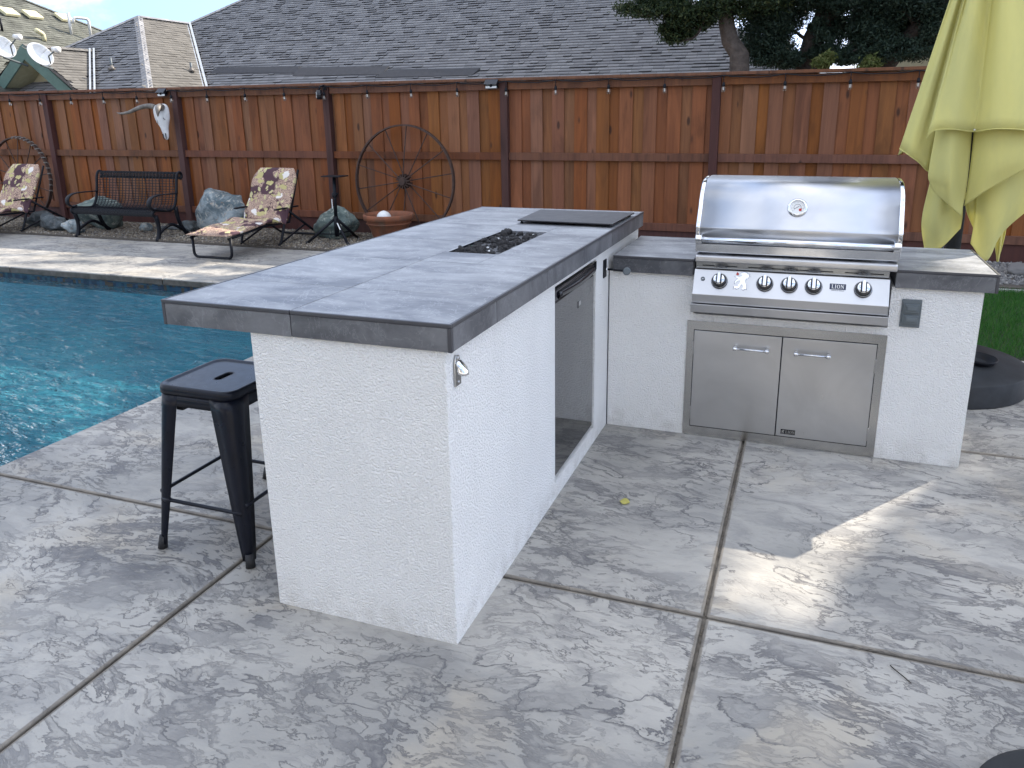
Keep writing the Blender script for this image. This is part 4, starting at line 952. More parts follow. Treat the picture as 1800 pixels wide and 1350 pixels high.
cushion('foot_cushion', [(0, 5.23, .255), (0, 5.55, .275), (0, 5.85, .31), (0, 6.02, .325), (0, 6.22, .29)], -5.96, -5.36, .055, ch)
cushion('back_cushion', [(0, 6.30, .27), (0, 6.38, .42), (0, 6.52, .66), (0, 6.66, .94)], -5.99, -5.33, .07, ch, rtop=True)
ch.location.x += .07
ch2 = copy_tree(ch); ch2.location = (-5.65-4.42, 6.0, 0)
ch2['label'] = 'floral cushioned folding lounge chair at the left picture edge beside the bench'
# bench
be = thing('park_bench', (-7.95, 6.35, 0), 'black metal mesh garden bench with curled armrests on the gravel edge', 'bench')
bx0, bx1 = -8.66, -7.22
side = [(6.12, .33), (6.09, .36), (6.10, .395), (6.16, .41), (6.38, .385), (6.46, .41), (6.52, .50), (6.56, .66), (6.59, .82), (6.63, .875), (6.675, .86), (6.68, .81), (6.65, .785)]
sp_ = interp([(0, a, b_) for a, b_ in side], 46)
for x_ in (bx0, bx1):
    MB().tube([(x_, q.y, q.z) for q in sp_], .018, 8).build('end_frame', 'blackmetal', be, smooth=True)
    MB().tube(interp([(x_, 6.13, .34), (x_, 6.16, .22), (x_, 6.15, .10), (x_, 6.11, .0)], 10), [.030, .029, .028, .027, .026, .026, .026, .027, .030, .033], 8).build('leg', 'blackmetal', be, smooth=True)
    MB().tube(interp([(x_, 6.50, .42), (x_, 6.52, .26), (x_, 6.58, .12), (x_, 6.66, .03)], 10), [.030, .029, .028, .027, .026, .026, .026, .027, .030, .033], 8).build('leg', 'blackmetal', be, smooth=True)
    MB().tube(interp([(x_, 6.15, .10), (x_, 6.30, .175), (x_, 6.42, .19), (x_, 6.58, .10)], 10), .022, 8).build('leg_brace', 'blackmetal', be, smooth=True)
    arm = interp([(x_, 6.55, .60), (x_, 6.35, .605), (x_, 6.16, .60), (x_, 6.06, .55), (x_, 6.05, .47), (x_, 6.11, .425), (x_, 6.17, .44)], 22)
    mb = MB()
    mb.grid([[q+Vector((-.032, 0, 0)), q+Vector((.032, 0, 0))] for q in arm]); mb.build('armrest', 'blackmetal', be, smooth=True, solid=.012)
sl = MB()                                                # strap-metal lattice: past the limit of single parts
for q in sp_[2:]:
    pass
L = [q for q in interp([(0, a, b_) for a, b_ in side], 58)]
for q in L: sl.tube([(bx0, q.y, q.z), (bx1, q.y, q.z)], .0052, 4, False)
sl.build('wire_lattice', 'blackmetal', be, kind='stuff')
for i in range(23):
    x_ = bx0+(i+1)*(bx1-bx0)/24
    MB().tube([(x_, q.y, q.z) for q in sp_], .0055, 5).build('wire_rib', 'blackmetal', be)
# rocks
def rock(c, r_, mat, seed, label): blobrock('boulder', c, r_, mat, seed, sub=4, label=label, category='boulder', amp=.32)
rock((-6.80, 6.98, .02), (.42, .28, .36), 'rock', 3, 'large pale lichen covered boulder behind the floral chaise')
rock((-5.0, 6.98, .02), (.33, .24, .20), 'rockgreen', 11, 'squat dark green boulder behind the black tripod stand')
rock((-8.95, 6.82, .02), (.46, .26, .27), 'rockgreen', 5, 'broad grey green boulder behind the bench')
rock((-8.92, 6.30, .01), (.17, .13, .12), 'rock', 8, 'small pale rock at the left front leg of the bench')
rock((-9.42, 6.38, .01), (.20, .15, .15), 'rockdark', 13, 'dark rounded rock between the left chair and the bench')
rock((-10.1, 6.72, .01), (.24, .17, .13), 'rockdark', 21, 'low dark rock under the left floral chair')
rock((-7.42, 6.95, .01), (.17, .13, .10), 'rockdark', 17, 'dark flat rock left of the lichen boulder')
rock((-8.02, 6.72, .01), (.10, .08, .07), 'rock', 31, 'small brownish rock on the gravel beneath the bench')
rock((2.95, 6.75, .01), (.16, .12, .07), 'cobble', 41, 'flat grey stone in the river gravel behind the lawn')
pebv = MB().box(-8.05, -7.55, 6.9, 7.15, .03, .055).build('stepping_stone', 'rockdark', bevel=.01); pebv['label'] = 'dark flat stepping stone on the gravel behind the bench'; pebv['category'] = 'stone'
# tripod stand
ts = thing('tripod_stand', (-4.74, 6.62, 0), 'black tripod stand with a small top plate in front of the green boulder', 'stand')
MB().tube([(-4.75, 6.62, .30), (-4.73, 6.62, .86)], .022, 14).build('pole', 'blackmetal', ts, smooth=True)
MB().tube([(-4.75, 6.62, .10), (-4.75, 6.62, .36)], .030, 14).build('lower_pole', 'blackmetal', ts, smooth=True)
MB().lathe([(.032, 0), (.036, .01), (.036, .05), (.028, .06)], (-4.74, 6.62, .60), seg=16).build('collar', 'blackmetal', ts, smooth=True)
MB().tube([(-4.70, 6.60, .62), (-4.66, 6.57, .66)], .009, 8).build('knob', 'blackmetal', ts)
MB().box(-4.775, -4.765, 6.590, 6.596, .46, .58).build('sticker', 'white', ts)
MB().box(-4.86, -4.58, 6.52, 6.72, .858, .872).build('top_plate', 'blackmetal', ts, bevel=.003)
for dx, dy in ((-.32, -.22), (.26, -.16), (.10, .34)):
    a = Vector((-4.75, 6.62, .34)); b_ = Vector((-4.75+dx, 6.62+dy, .025))
    lg = MB().tube([a, b_], .018, 10).build('leg', 'blackmetal', ts, smooth=True)
    MB().tube([a.lerp(b_, .94), b_], .024, 10).build('rubber_foot', 'rubber', lg, smooth=True)
    MB().tube([(-4.75, 6.62, .13), a.lerp(b_, .62)], .008, 6).build('strut', 'blackmetal', ts)
MB().obox(Vector((-4.75, 6.62, .34)).lerp(Vector((-4.49, 6.46, .025)), .33)+Vector((-.004, -.017, .006)), (.26, -.16, -.315), (0, -1, .3), (1, 0, 0), .055, .003, .008).build('label_strip', 'white', ts)
# pot
po = thing('terracotta_pot', (-4.16, 6.93, .03), 'weathered terracotta planter pot in front of the iron wheel', 'plant pot')
MB().lathe([(.19, 0), (.20, .02), (.285, .27), (.32, .275), (.325, .335), (.318, .345), (.298, .342), (.29, .29), (.27, .20), (.001, .20)], (-4.16, 6.93, .03), seg=48, cap=False).build('pot_body', 'terracotta', po, smooth=True)
MB().lathe([(.288, .225), (.292, .232), (.286, .24)], (-4.16, 6.93, .03), seg=48, cap=False).build('pot_ridge', 'terracotta', po, smooth=True)
MB().lathe([(.001, .262), (.15, .258), (.283, .25)], (-4.16, 6.93, .03), seg=32, cap=False).build('soil', 'soil', po, smooth=True)
o = MB().lathe([(.001, -.1), (.05, -.087), (.087, -.05), (.1, 0), (.087, .05), (.05, .087), (.001, .1)], (-4.20, 6.88, .32), seg=24, cap=False).build('white_orb', 'white', smooth=True, sub=1)
o['label'] = 'white glossy ball lying in the terracotta pot'; o['category'] = 'ball'
# wheels
def wheel(name, c, R, nsp, label, wrap=False):
    w = thing(name, (c[0], c[1], c[2]-R), label, 'iron wheel', 'old iron wagon wheels leaning on the fence')
    C_ = Vector(c); lean = .10
    def P_(rad, a, off=0): return C_+Vector((rad*math.cos(a), rad*math.sin(a)*lean*.6+off, rad*math.sin(a)))
    nseg = 72; rows = []
    for i in range(nseg+1):
        a = 2*math.pi*i/nseg; rows.append([P_(R-.012, a, -.028), P_(R+.008, a, -.028), P_(R+.008, a, .028), P_(R-.012, a, .028), P_(R-.012, a, -.028)])
    MB().grid(rows).build('rim', 'iron', w)
    MB().lathe([(.001, -.07), (.045, -.07), (.05, -.05), (.062, -.045), (.062, .045), (.05, .05), (.045, .07), (.001, .07)], C_, (0, 1, 0), 24, cap=False).build('hub', 'iron', w)
    for i in range(nsp):
        a = 2*math.pi*(i+.35)/nsp; off = -.045 if i % 2 else .045
        MB().tube([C_+Vector((.055*math.cos(a), off, .055*math.sin(a))), P_(R-.01, a)], .0075, 6).build('spoke', 'iron', w)
    for i in range(nsp):
        a = 2*math.pi*(i+.35)/nsp; MB().obox(C_+Vector((.075*math.cos(a), 0, .075*math.sin(a))), (math.cos(a), 0, math.sin(a)), (0, 1, 0), (-math.sin(a), 0, math.cos(a)), .022, .05, .008).build('hub_lug', 'iron', w)
    if wrap:
        n = 90; pts = []
        for i in range(n):
            a = math.radians(100-i*1.35); pts.append(P_(R, a)+Vector((.016*math.cos(i*1.1), .03*math.sin(i*1.1), .016*math.sin(i*1.1+1))))
        MB().tube(pts, .011, 5).build('rope_wrap', 'horn', w)
    return w
wheel('iron_wheel', (-4.125, 7.33, .752), .722, 14, 'large rusty iron spoked wheel leaning on the fence behind the terracotta pot')
wheel('iron_wheel', (-11.15, 7.33, .66), .66, 14, 'iron wheel with rope wrapped round its rim at the left picture edge', True)
# skull
sk = thing('cow_skull', (-8.0, 7.3, 1.55), 'bleached longhorn cow skull with grey horns hung on the fence post', 'skull')
def loft(secs, nm, mat, par, seg=16, **k):               # (centre, right half, up half, rx, ry)
    rows = []
    for c, ax, ay in secs: c, ax, ay = Vector(c), Vector(ax), Vector(ay); rows.append([c+ax*math.cos(2*math.pi*i/seg)+ay*math.sin(2*math.pi*i/seg) for i in range(seg+1)])
    return MB().grid(rows).build(nm, mat, par, smooth=True, **k)
dn = Vector((.22, -.12, -.97)).normalized(); rt = Vector((.97, .10, .20)).normalized(); ft_ = rt.cross(dn); ft_ = -ft_ if ft_.y > 0 else ft_
s0 = Vector((-8.00, 7.26, 1.765))
skp = [(-.02, .04, .03), (-.01, .10, .055), (.04, .130, .07), (.12, .125, .075), (.18, .122, .07), (.235, .098, .062), (.30, .060, .055), (.36, .050, .048), (.42, .044, .036), (.47, .034, .022), (.49, .012, .010)]
cran = loft([(s0+dn*d, rt*a, ft_*b_) for d, a, b_ in skp], 'cranium', 'bone', sk, 20, sub=1)
for sx in (-1, 1):
    e = s0+dn*.20+rt*sx*.072+ft_*.040
    MB().lathe([(.001, -.012), (.018, -.010), (.028, .004), (.036, .008), (.034, .0), (.026, -.006)], e, (ft_*.7+rt*sx*.7), 18, cap=False).build('eye_socket', 'bone', sk, smooth=True)
    MB().lathe([(.001, .004), (.024, .004)], e, (ft_*.7+rt*sx*.7), 18, cap=False).build('eye_hollow', 'blackmetal', sk)
    MB().prism([(0, 0), (.018, .012), (.012, .07), (0, .10)], s0+dn*.40+rt*sx*.014+ft_*.036, rt*sx, dn, ft_*.004).build('nose_hollow', 'blackmetal', sk)
hl = interp([s0+Vector((-.07, -.02, -.02)), s0+Vector((-.17, -.03, .0)), s0+Vector((-.32, -.06, -.02)), s0+Vector((-.50, -.10, -.085)), s0+Vector((-.66, -.10, -.10)), s0+Vector((-.74, -.09, -.085))], 22)
MB().tube(hl, [.036*(1-(i/21)**1.6)+.003 for i in range(22)], 12).build('horn', 'horn', sk, smooth=True)
hr = interp([s0+Vector((.05, -.02, -.03)), s0+Vector((.10, -.10, -.02)), s0+Vector((.16, -.20, -.03)), s0+Vector((.19, -.25, -.08)), s0+Vector((.19, -.26, -.15))], 18)
MB().tube(hr, [.046*(1-(i/17)**2.4)+.006 for i in range(18)], 12).build('horn', 'horn', sk, smooth=True)
# string lights
sg = thing('string_lights', (-4, FY-.03, 1.95), 'string of small clear bulbs on black cable hung along the fence top', 'string lights')
bx_ = [-11.134+.6505*i for i in range(23)]
cab = []
for i in range(len(bx_)-1):
    for k in range(8): u = k/8; cab.append((bx_[i]+(bx_[i+1]-bx_[i])*u, FY-.034, 1.982-.026*math.sin(math.pi*u)**.7*random.uniform(.8, 1.1)))
MB().tube(cab, .006, 5).build('cable', 'blackmetal', sg)
so = bu = None
for i, x_ in enumerate(bx_):
    if so is None:
        so = MB().tube([(x_, FY-.036, 1.985), (x_, FY-.036, 1.905)], .0045, 6).lathe([(.006, 0), (.016, .004), (.019, .016), (.014, .040), (.010, .050)], (x_, FY-.036, 1.862), seg=12).build('socket', 'blackmetal', sg, smooth=True)
        bu = MB().lathe([(.004, -.056), (.018, -.048), (.023, -.032), (.018, -.010), (.010, 0)], (x_, FY-.036, 1.862), seg=14).build('bulb', 'glass', so, smooth=True)
        fl_ = MB().tube([(x_, FY-.036, 1.864), (x_, FY-.036, 1.828)], .006, 6).build('filament', 'white', so)
    else:
        q = copy_tree(so, sg); q.location = so.location+Vector((x_-bx_[0]+random.uniform(-.01, .01), 0, random.uniform(-.004, .006)))
# fence floodlights
def flood(x_, z_, w, h, label, tall=False):
    t_ = thing('solar_floodlight', (x_, FY-.02, z_), label, 'outdoor light')
    if not tall:
        MB().add([(x_-w, FY-.10, z_-h*.1), (x_+w, FY-.10, z_-h*.1), (x_+w, FY-.03, z_+h), (x_-w, FY-.03, z_+h), (x_-w, FY-.03, z_-h*.6), (x_+w, FY-.03, z_-h*.6)],
                 [(0, 1, 2, 3), (0, 4, 5, 1), (0, 3, 4), (1, 5, 2), (2, 5, 4, 3)]).build('solar_housing', 'blackgloss', t_, bevel=.003)
        MB().box(x_-w, x_+w, FY-.060, FY-.0225, z_-h, z_-h*.62).build('lamp_body', 'blackmetal', t_, bevel=.003)
        MB().box(x_-w*.85, x_+w*.85, FY-.066, FY-.0605, z_-h*.95, z_-h*.45).build('lamp_lens', 'white', t_, bevel=.002)
        MB().lathe([(.012, 0), (.012, .01), (.006, .018), (.001, .02)], (x_, FY-.066, z_-h*.5), (0, -1, 0), 14, cap=False).build('sensor', 'blackmetal', t_, smooth=True)
        MB().box(x_-w*.5, x_+w*.5, FY-.03, FY+.026, z_-h*.5, z_+h*.4).build('mount', 'blackmetal', t_)
    else:
        MB().tube([(x_-.02, FY-.08, z_-.07), (x_-.02, FY-.08, z_+.05)], .036, 18).build('lamp_body', 'blackgloss', t_, smooth=True)
        MB().tube([(x_-.02, FY-.08, z_+.05), (x_, FY-.07, z_+.10), (x_+.03, FY-.02, z_+.11)], .012, 8).build('bracket', 'blackmetal', t_, smooth=True)
        MB().tube([(x_-.055, FY-.09, z_-.05), (x_-.055, FY-.09, z_+.03)], .006, 8).build('trim_strip', 'white', t_)
        MB().box(x_+.005, x_+.05, FY-.02, FY-.0005, z_+.05, z_+.14).build('mount', 'blackmetal', t_, bevel=.003)
flood(-8.03, 1.955, .075, .055, 'small black solar light with white lens above the cow skull')
flood(-5.31, 1.88, .05, .05, 'black round wall light with white strip on the fence post left of the wheel', True)
flood(-2.86, 1.955, .085, .055, 'small black solar light with white lens right of the iron wheel')

# ================================================================== HOUSES BEHIND THE FENCE
def inpoly(x, y, P):
    c = False; n = len(P)
    for i in range(n):
        (x1, y1), (x2, y2) = P[i], P[(i+1) % n]
        if (y1 > y) != (y2 > y) and x < (x2-x1)*(y-y1)/(y2-y1)+x1: c = not c
    return c
def shingles(parent, O, A, B, poly, mat, ex=.145):
    ks = 1.0 if mat == 'shingle' else .45
    """O origin, A along-row unit, B up-slope unit (3-D); poly in (a,b) plane coordinates"""
    O, A, B = Vector(O), Vector(A).normalized(), Vector(B).normalized(); N = A.cross(B)
    if N.z < 0: N = -N
    a0, a1 = min(p[0] for p in poly), max(p[0] for p in poly); b0, b1 = min(p[1] for p in poly), max(p[1] for p in poly)
    V, F = [], []; b = b0; r = 0
    while b < b1:
        a = a0-random.uniform(0, .3)
        while a < a1:
            w = random.uniform(.13, .36)
            if inpoly(a+w/2, b+ex*.5, poly):
                th = ks*random.choice((.018, .020, .022, .040)); dz = random.uniform(-.002, .002)
                p = [O+A*(a+.004)+B*(b+dz)+N*th, O+A*(a+w)+B*(b+dz)+N*th, O+A*(a+w)+B*(b+ex+.02)+N*.004, O+A*(a+.004)+B*(b+ex+.02)+N*.004, O+A*(a+.004)+B*(b+dz+th*1.3)-N*.01, O+A*(a+w)+B*(b+dz+th*1.3)-N*.01]
                k = len(V); V += [tuple(q) for q in p]; F += [(k, k+1, k+2, k+3), (k, k+4, k+5, k+1)]
            a += w
        b += ex; r += 1
    # base sheet
    MB().add([O+A*p[0]+B*p[1]-N*.012 for p in poly], [tuple(range(len(poly)))]).build('roof_deck', 'roofbase', parent, fix=False)
    o = npmesh('shingles', V, F, mat, parent, kind='stuff'); o.data.materials.append(MAT['shinglebutt'])
    o.data.polygons.foreach_set('material_index', np.tile([0, 1], len(F)//2).astype(np.int32)); return o  # dark butt faces paint in the shadow line under each course
s = .65; cs = 1/math.sqrt(1+s*s); sn = s*cs
def roof_y(parent, y0, z0, polyxy, mat):                 # plane rising with +y : z = z0 + s (y-y0)
    return shingles(parent, (0, y0, z0), (1, 0, 0), (0, cs, sn), [(x_, (y_-y0)/cs) for x_, y_ in polyxy], mat)
def roof_x(parent, x0, z0, polyxy, mat):                 # plane falling with +x : z = z0 - s (x-x0)
    return shingles(parent, (x0, 0, z0), (0, 1, 0), (-cs, 0, sn), [(y_, (x0-x_)/cs) for x_, y_ in polyxy], mat)
h1 = thing('neighbour_house', (-9, 22, -.07), 'neighbour house with a large dark grey shingle roof behind the fence', 'house')
Bp = (-20.024, 21.398, 4.759); Ap = (-20.024, 19.131, 4.759)
roof_y(h1, 17, 1.9, [(-15.62, 17), (1.43, 17), (-5.57, 24), (-17.42, 24), (-20.02, 21.4)], 'shingle')
dW = (4.759-1.9)/s
roof_y(h1, Ap[1]-dW, 1.9, [(-24.4, Ap[1]-dW), (-20.024+dW, Ap[1]-dW), (-20.024, Ap[1])], 'shingle')
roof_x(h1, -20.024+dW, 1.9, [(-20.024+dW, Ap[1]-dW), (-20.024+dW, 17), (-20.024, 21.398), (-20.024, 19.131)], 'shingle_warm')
h = MB()
h.box(-24, .9, 17.6, 30.4, -.07, 1.96); h.box(-24, -16.1, 15.2, 17.6, -.07, 1.96); h.build('wall', 'creamwall', h1)
h = MB(); h.add([(1.43, 17, 1.9), (-5.57, 24, 6.45), (1.43, 31, 1.9)], [(0, 1, 2)]); h.add([(1.43, 31, 1.9), (-5.57, 24, 6.45), (-17.42, 24, 6.45), (-24.4, 31, 1.9)], [(0, 1, 2, 3)])
h.add([(-17.42, 24, 6.45), (-20.02, 21.4, 4.76), (-24.4, 25.8, 1.9), (-24.4, 31, 1.9)], [(0, 1, 2, 3)]); h.build('rear_roof', 'roofbase', h1)
def ridge(par, a, b_, w=.13, mat='shingle'):
    a, b_ = Vector(a), Vector(b_); d = (b_-a); L_ = d.length; d.normalize(); sd_ = d.cross(Vector((0, 0, 1))).normalized(); k = 0; mb = MB()
    n = int(L_/.2)
    for i in range(n):
        p = a+d*(i*.2); q = a+d*(i*.2+.23); t_ = Vector((0, 0, .058)); t2 = Vector((0, 0, .050))
        dr = Vector((0, 0, -w*.55))
        mb.add([p+sd_*w+dr+t_, p+t_, p-sd_*w+dr+t_, q+sd_*w+dr+t2, q+t2, q-sd_*w+dr+t2, p+sd_*w+dr, p, p-sd_*w+dr], [(0, 1, 4, 3), (1, 2, 5, 4), (0, 6, 7, 1), (1, 7, 8, 2)])
    mb.build('ridge_cap', mat, par, fix=False)
ridge(h1, (-20.024+dW, Ap[1]-dW, 1.9), Ap); ridge(h1, Bp, Ap); ridge(h1, (-24.4, Ap[1]-dW, 1.9), Ap); ridge(h1, Bp, (-17.42, 24, 6.45)); ridge(h1, (1.43, 17, 1.9), (-5.57, 24, 6.45)); ridge(h1, (-17.42, 24, 6.45), (-5.57, 24, 6.45))
def strip(par, a, b_, w, mat, nm, lift=.05):
    a, b_ = Vector(a)+Vector((0, 0, lift)), Vector(b_)+Vector((0, 0, lift)); sd_ = Vector(w)
    MB().add([a-sd_, a+sd_, b_+sd_, b_-sd_, a-sd_-Vector((0, 0, .03)), a+sd_-Vector((0, 0, .03)), b_+sd_-Vector((0, 0, .03)), b_-sd_-Vector((0, 0, .03))], [(0, 1, 2, 3), (4, 5, 6, 7), (0, 1, 5, 4), (2, 3, 7, 6), (1, 2, 6, 5), (0, 3, 7, 4)]).build(nm, mat, par)
for off in (-.09, .06): strip(h1, (Bp[0]+off, Bp[1]-.05, Bp[2]), (Bp[0]+4.4+off, Bp[1]-4.45, 1.9), (.045, 0, 0), 'flash', 'valley_flashing', .06)
for q in ([(-16.683, 18.732, 3.026), (-13.578, 18.64, 2.966), (-13.608, 18.377, 2.795), (-16.846, 18.518, 2.887)], [(-13.543, 18.585, 2.93), (-10.528, 18.495, 2.872), (-10.594, 18.172, 2.662), (-13.64, 18.274, 2.728)], [(-10.447, 18.34, 2.771), (-7.636, 18.261, 2.72), (-7.789, 18.03, 2.57), (-10.749, 18.055, 2.586)]):
    N = Vector((0, -sn, cs)); mb = MB(); up_ = [Vector(v)+N*.075 for v in q[:2]]+[Vector(v)+N*.035 for v in q[2:]]
    mb.add(up_+[Vector(v)+N*.0 for v in q], [(0, 1, 2, 3), (4, 5, 6, 7), (0, 1, 5, 4), (1, 2, 6, 5), (2, 3, 7, 6), (3, 0, 4, 7)]); mb.build('roof_ridge_vent', 'shinglebutt', h1)
def pipe(par, c, h_=.33, r_=.035, mat='greyplastic', nm='vent_pipe'):
    c = Vector(c); MB().tube([c-Vector((0, 0, .05)), c+Vector((0, 0, h_))], r_, 10).build(nm, mat, par, smooth=True)
    MB().lathe([(.12, 0), (.06, .07), (.04, .12)], c, seg=14).build('pipe_boot', 'horn', par, smooth=True)
pipe(h1, (-18.473, 16.328, 2.96)); pipe(h1, (-17.211, 18.127, 2.95), .26)
# left neighbour with green trimmed gable
h2 = thing('neighbour_house', (-23, 17, -.07), 'left neighbour house with green trimmed gable and sunlit greenish roof', 'house')
gx, gy, gz, py_ = -20.296, 15.076, 3.6, 17.348
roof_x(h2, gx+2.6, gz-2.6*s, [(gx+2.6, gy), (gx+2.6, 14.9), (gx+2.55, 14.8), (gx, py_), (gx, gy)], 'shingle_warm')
wy = lambda q: py_-q
roof_x(h2, gx+2.6, gz-2.6*s, [(gx+2.6, gy), (gx+2.6, py_-2.6), (gx, py_), (gx, gy)], 'shingle_warm') if False else None
ridge(h2, (gx, gy, gz), (gx, py_+.3, gz), .14, 'shingle_warm')
# second slope of the gable
shingles(h2, (gx-2.6, 0, gz-2.6*s), (0, 1, 0), (cs, 0, sn), [(gy, 0), (19, 0), (19, 2.6/cs), (gy, 2.6/cs)], 'shingle_green')
for sx in (-1, 1):
    a = Vector((gx, gy-.03, gz+.03)); b_ = Vector((gx+sx*2.7, gy-.03, gz-2.7*.78+.03))
    MB().add([a, a+Vector((0, 0, -.40)), b_+Vector((0, 0, -.40)), b_, a+Vector((0, .05, 0)), a+Vector((0, .05, -.40)), b_+Vector((0, .05, -.40)), b_+Vector((0, .05, 0))],
             [(0, 1, 2, 3), (4, 5, 6, 7), (0, 3, 7, 4), (1, 2, 6, 5), (2, 3, 7, 6), (0, 1, 5, 4)]).build('fascia_board', 'fasciagreen', h2)
    MB().add([a+Vector((0, .05, -.30)), b_+Vector((0, .05, -.30)), b_+Vector((0, .85, -.30)), a+Vector((0, .85, -.30))], [(0, 1, 2, 3)]).build('soffit', 'soffit', h2, solid=.02)
MB().add([(gx-2.7, gy+.8, -.07), (gx+2.55, gy+.8, -.07), (gx+2.55, gy+.8, gz-2.3), (gx, gy+.8, gz-.32), (gx-2.7, gy+.8, gz-2.35),
          (gx-2.7, gy+4, -.07), (gx+2.55, gy+1.4, -.07), (gx+2.55, gy+1.4, gz-2.3), (gx, gy+2.2, gz-.32), (gx-2.7, gy+4, gz-2.35)],
         [(0, 1, 2, 3, 4), (5, 6, 7, 8, 9), (0, 4, 9, 5), (1, 6, 7, 2), (2, 7, 8, 3), (3, 8, 9, 4)]).build('wall', 'creamwall', h2)
for off in (-.08, .08): strip(h2, (gx+.1+off, py_-.05, gz), (gx+2.5+off, py_-2.45, gz-2.4*s), (.035, 0, 0), 'flash', 'gutter', .09)
Lx0, Lz0 = -20.9, 4.4-.65*(-20.9+24.296)
roof_x(h2, Lx0, Lz0, [(Lx0, 11), (Lx0, 27.3), (-24.843, 22.244), (-26.376, 20.246), (-31, 14.3), (-31, 11)], 'shingle_green')
def Lz(x_): return 4.4-.65*(x_+24.296)
ridge(h2, (-24.6, 22.56, Lz(-24.6)), (-31, 14.3, Lz(-31)), .1, 'shingle_green')
MB().add([(Lx0-.3, 11, -.07), (Lx0-.3, 26, -.07), (Lx0-.3, 26, Lz0-.1), (Lx0-.3, 11, Lz0-.1)], [(0, 1, 2, 3)]).build('side_wall', 'creamwall', h2, solid=.1)
for c in ((-25.314, 18.736), (-25.313, 19.625), (-25.375, 20.959)):
    z_ = Lz(c[0]); A_ = Vector((-cs, 0, sn)); N = Vector((sn, 0, cs))
    MB().obox(Vector((c[0], c[1], z_))+N*.09, (0, 1, 0), A_, N, .27, .22, .055).build('roof_vent', 'ventcream', h2, bevel=.02)
z_ = Lz(-24.429); MB().tube([(-24.43, 20.36, z_), (-24.43, 20.36, z_+.75)], .05, 10).build('vent_pipe', 'flash', h2, smooth=True)
z_ = Lz(-24.12); MB().tube(bent([(-24.12, 20.9, z_-.05), (-24.12, 20.9, z_+.78), (-24.3, 20.45, z_+.80), (-24.32, 20.4, z_+.6)], .1), .05, 10).build('vent_elbow', 'flash', h2, smooth=True)
z_ = Lz(-23.904); MB().tube(bent([(-23.9, 18.78, z_), (-23.9, 18.78, z_+.22), (-23.8, 18.45, z_+.32)], .08), .075, 12).build('vent_hood', 'ventcream', h2, smooth=True)
z_ = Lz(-24.25); MB().tube([(-24.25, 17.6, z_), (-24.25, 17.6, z_+.4)], .035, 10).build('vent_pipe', 'blackmetal', h2, smooth=True)
# satellite dishes
def dish(c, rx_, ry_, nrm, foot, lnb, label, mat='white'):
    d = thing('satellite_dish', foot, label, 'satellite dish'); c = Vector(c); nrm = Vector(nrm).normalized(); u = Vector((0, 0, 1)).cross(nrm).normalized(); v = nrm.cross(u)
    tl_ = .65; u, v = u*math.cos(tl_)+v*math.sin(tl_), v*math.cos(tl_)-u*math.sin(tl_)
    rows = []
    for i in range(7):
        rr = i/6; rows.append([c+u*rx_*rr*math.cos(2*math.pi*k/40)+v*ry_*rr*math.sin(2*math.pi*k/40)-nrm*(.09*(1-rr*rr)) for k in range(41)])
    MB().grid(rows).build('reflector', mat, d, smooth=True, solid=.012)
    MB().tube([c-v*ry_*.9-nrm*.0, c+(Vector(lnb)-c)*.5-Vector((0, 0, .10)), lnb], .018, 8).build('feed_arm', 'greyplastic', d, smooth=True)
    MB().tube([Vector(lnb)+Vector((-.10, 0, .03)), Vector(lnb)+Vector((.10, 0, 0))], [.055, .085], 12).build('receiver', 'white', d, smooth=True)
    MB().tube([c-nrm*.1, c-nrm*.22-Vector((0, 0, .2)), foot], .03, 8).build('mast', 'greyplastic', d, smooth=True)
    return d
dish((-18.79, 14.35, 3.28), .25, .35, (.80, -.50, .34), (-19.2, 14.98, 2.95), (-18.04, 14.2, 3.345), 'round cream satellite dish on the right slope of the green gable')
dish((-20.07, 14.3, 3.52), .25, .35, (.80, -.50, .34), (-20.1, 14.98, 3.05), (-19.23, 14.1, 3.70), 'pinkish white satellite dish at the left picture edge above the gable', 'white')
# far house behind trees
h3 = thing('far_house', (5, 19, -.07), 'pale far house glimpsed between the tree trunks behind the fence', 'house')
MB().box(2.0, 9, 18, 24, -.07, 3.1).build('wall', 'creamwall', h3)
MB().box(3.2, 4.6, 17.95, 17.995, 1.2, 2.7).build('window', 'blackgloss', h3)
MB().add([(1.6, 17.5, 3.1), (9.4, 17.5, 3.1), (9.4, 21, 5.0), (1.6, 21, 5.0), (9.4, 24.5, 3.1), (1.6, 24.5, 3.1)], [(0, 1, 2, 3), (3, 2, 4, 5), (0, 3, 5), (1, 4, 2)]).build('roof', 'roofbase', h3)

# unseen house behind the camera, added to throw warm light back
h4 = thing('unseen_house', (0, -9, -.07), 'unseen pale house with wide eaves behind the camera, added for warm fill light', 'house')
MB().box(-10, 9, -13, -7.2, -.07, 3.0).build('wall', 'whitewall', h4)
MB().add([(-10.8, -6.3, 2.95), (9.8, -6.3, 2.95), (6, -10.1, 5.2), (-7, -10.1, 5.2), (9.8, -13.9, 2.95), (-10.8, -13.9, 2.95)], [(0, 1, 2, 3), (3, 2, 4, 5), (0, 3, 5), (1, 4, 2), (0, 5, 4, 1)]).build('roof', 'shingle', h4)
for a, b_, z0, z1 in ((-7.5, -5.2, .9, 2.2), (-3.2, -.6, .02, 2.15), (2.6, 4.6, .9, 2.2)):
    w_ = MB().box(a, b_, -7.2, -7.16, z0, z1).build('window', 'white', h4, bevel=.005)
    MB().box(a+.08, (a+b_)/2-.03, -7.158, -7.150, z0+.08, z1-.08).build('pane', 'blackgloss', w_); MB().box((a+b_)/2+.03, b_-.08, -7.158, -7.150, z0+.08, z1-.08).build('pane', 'blackgloss', w_)

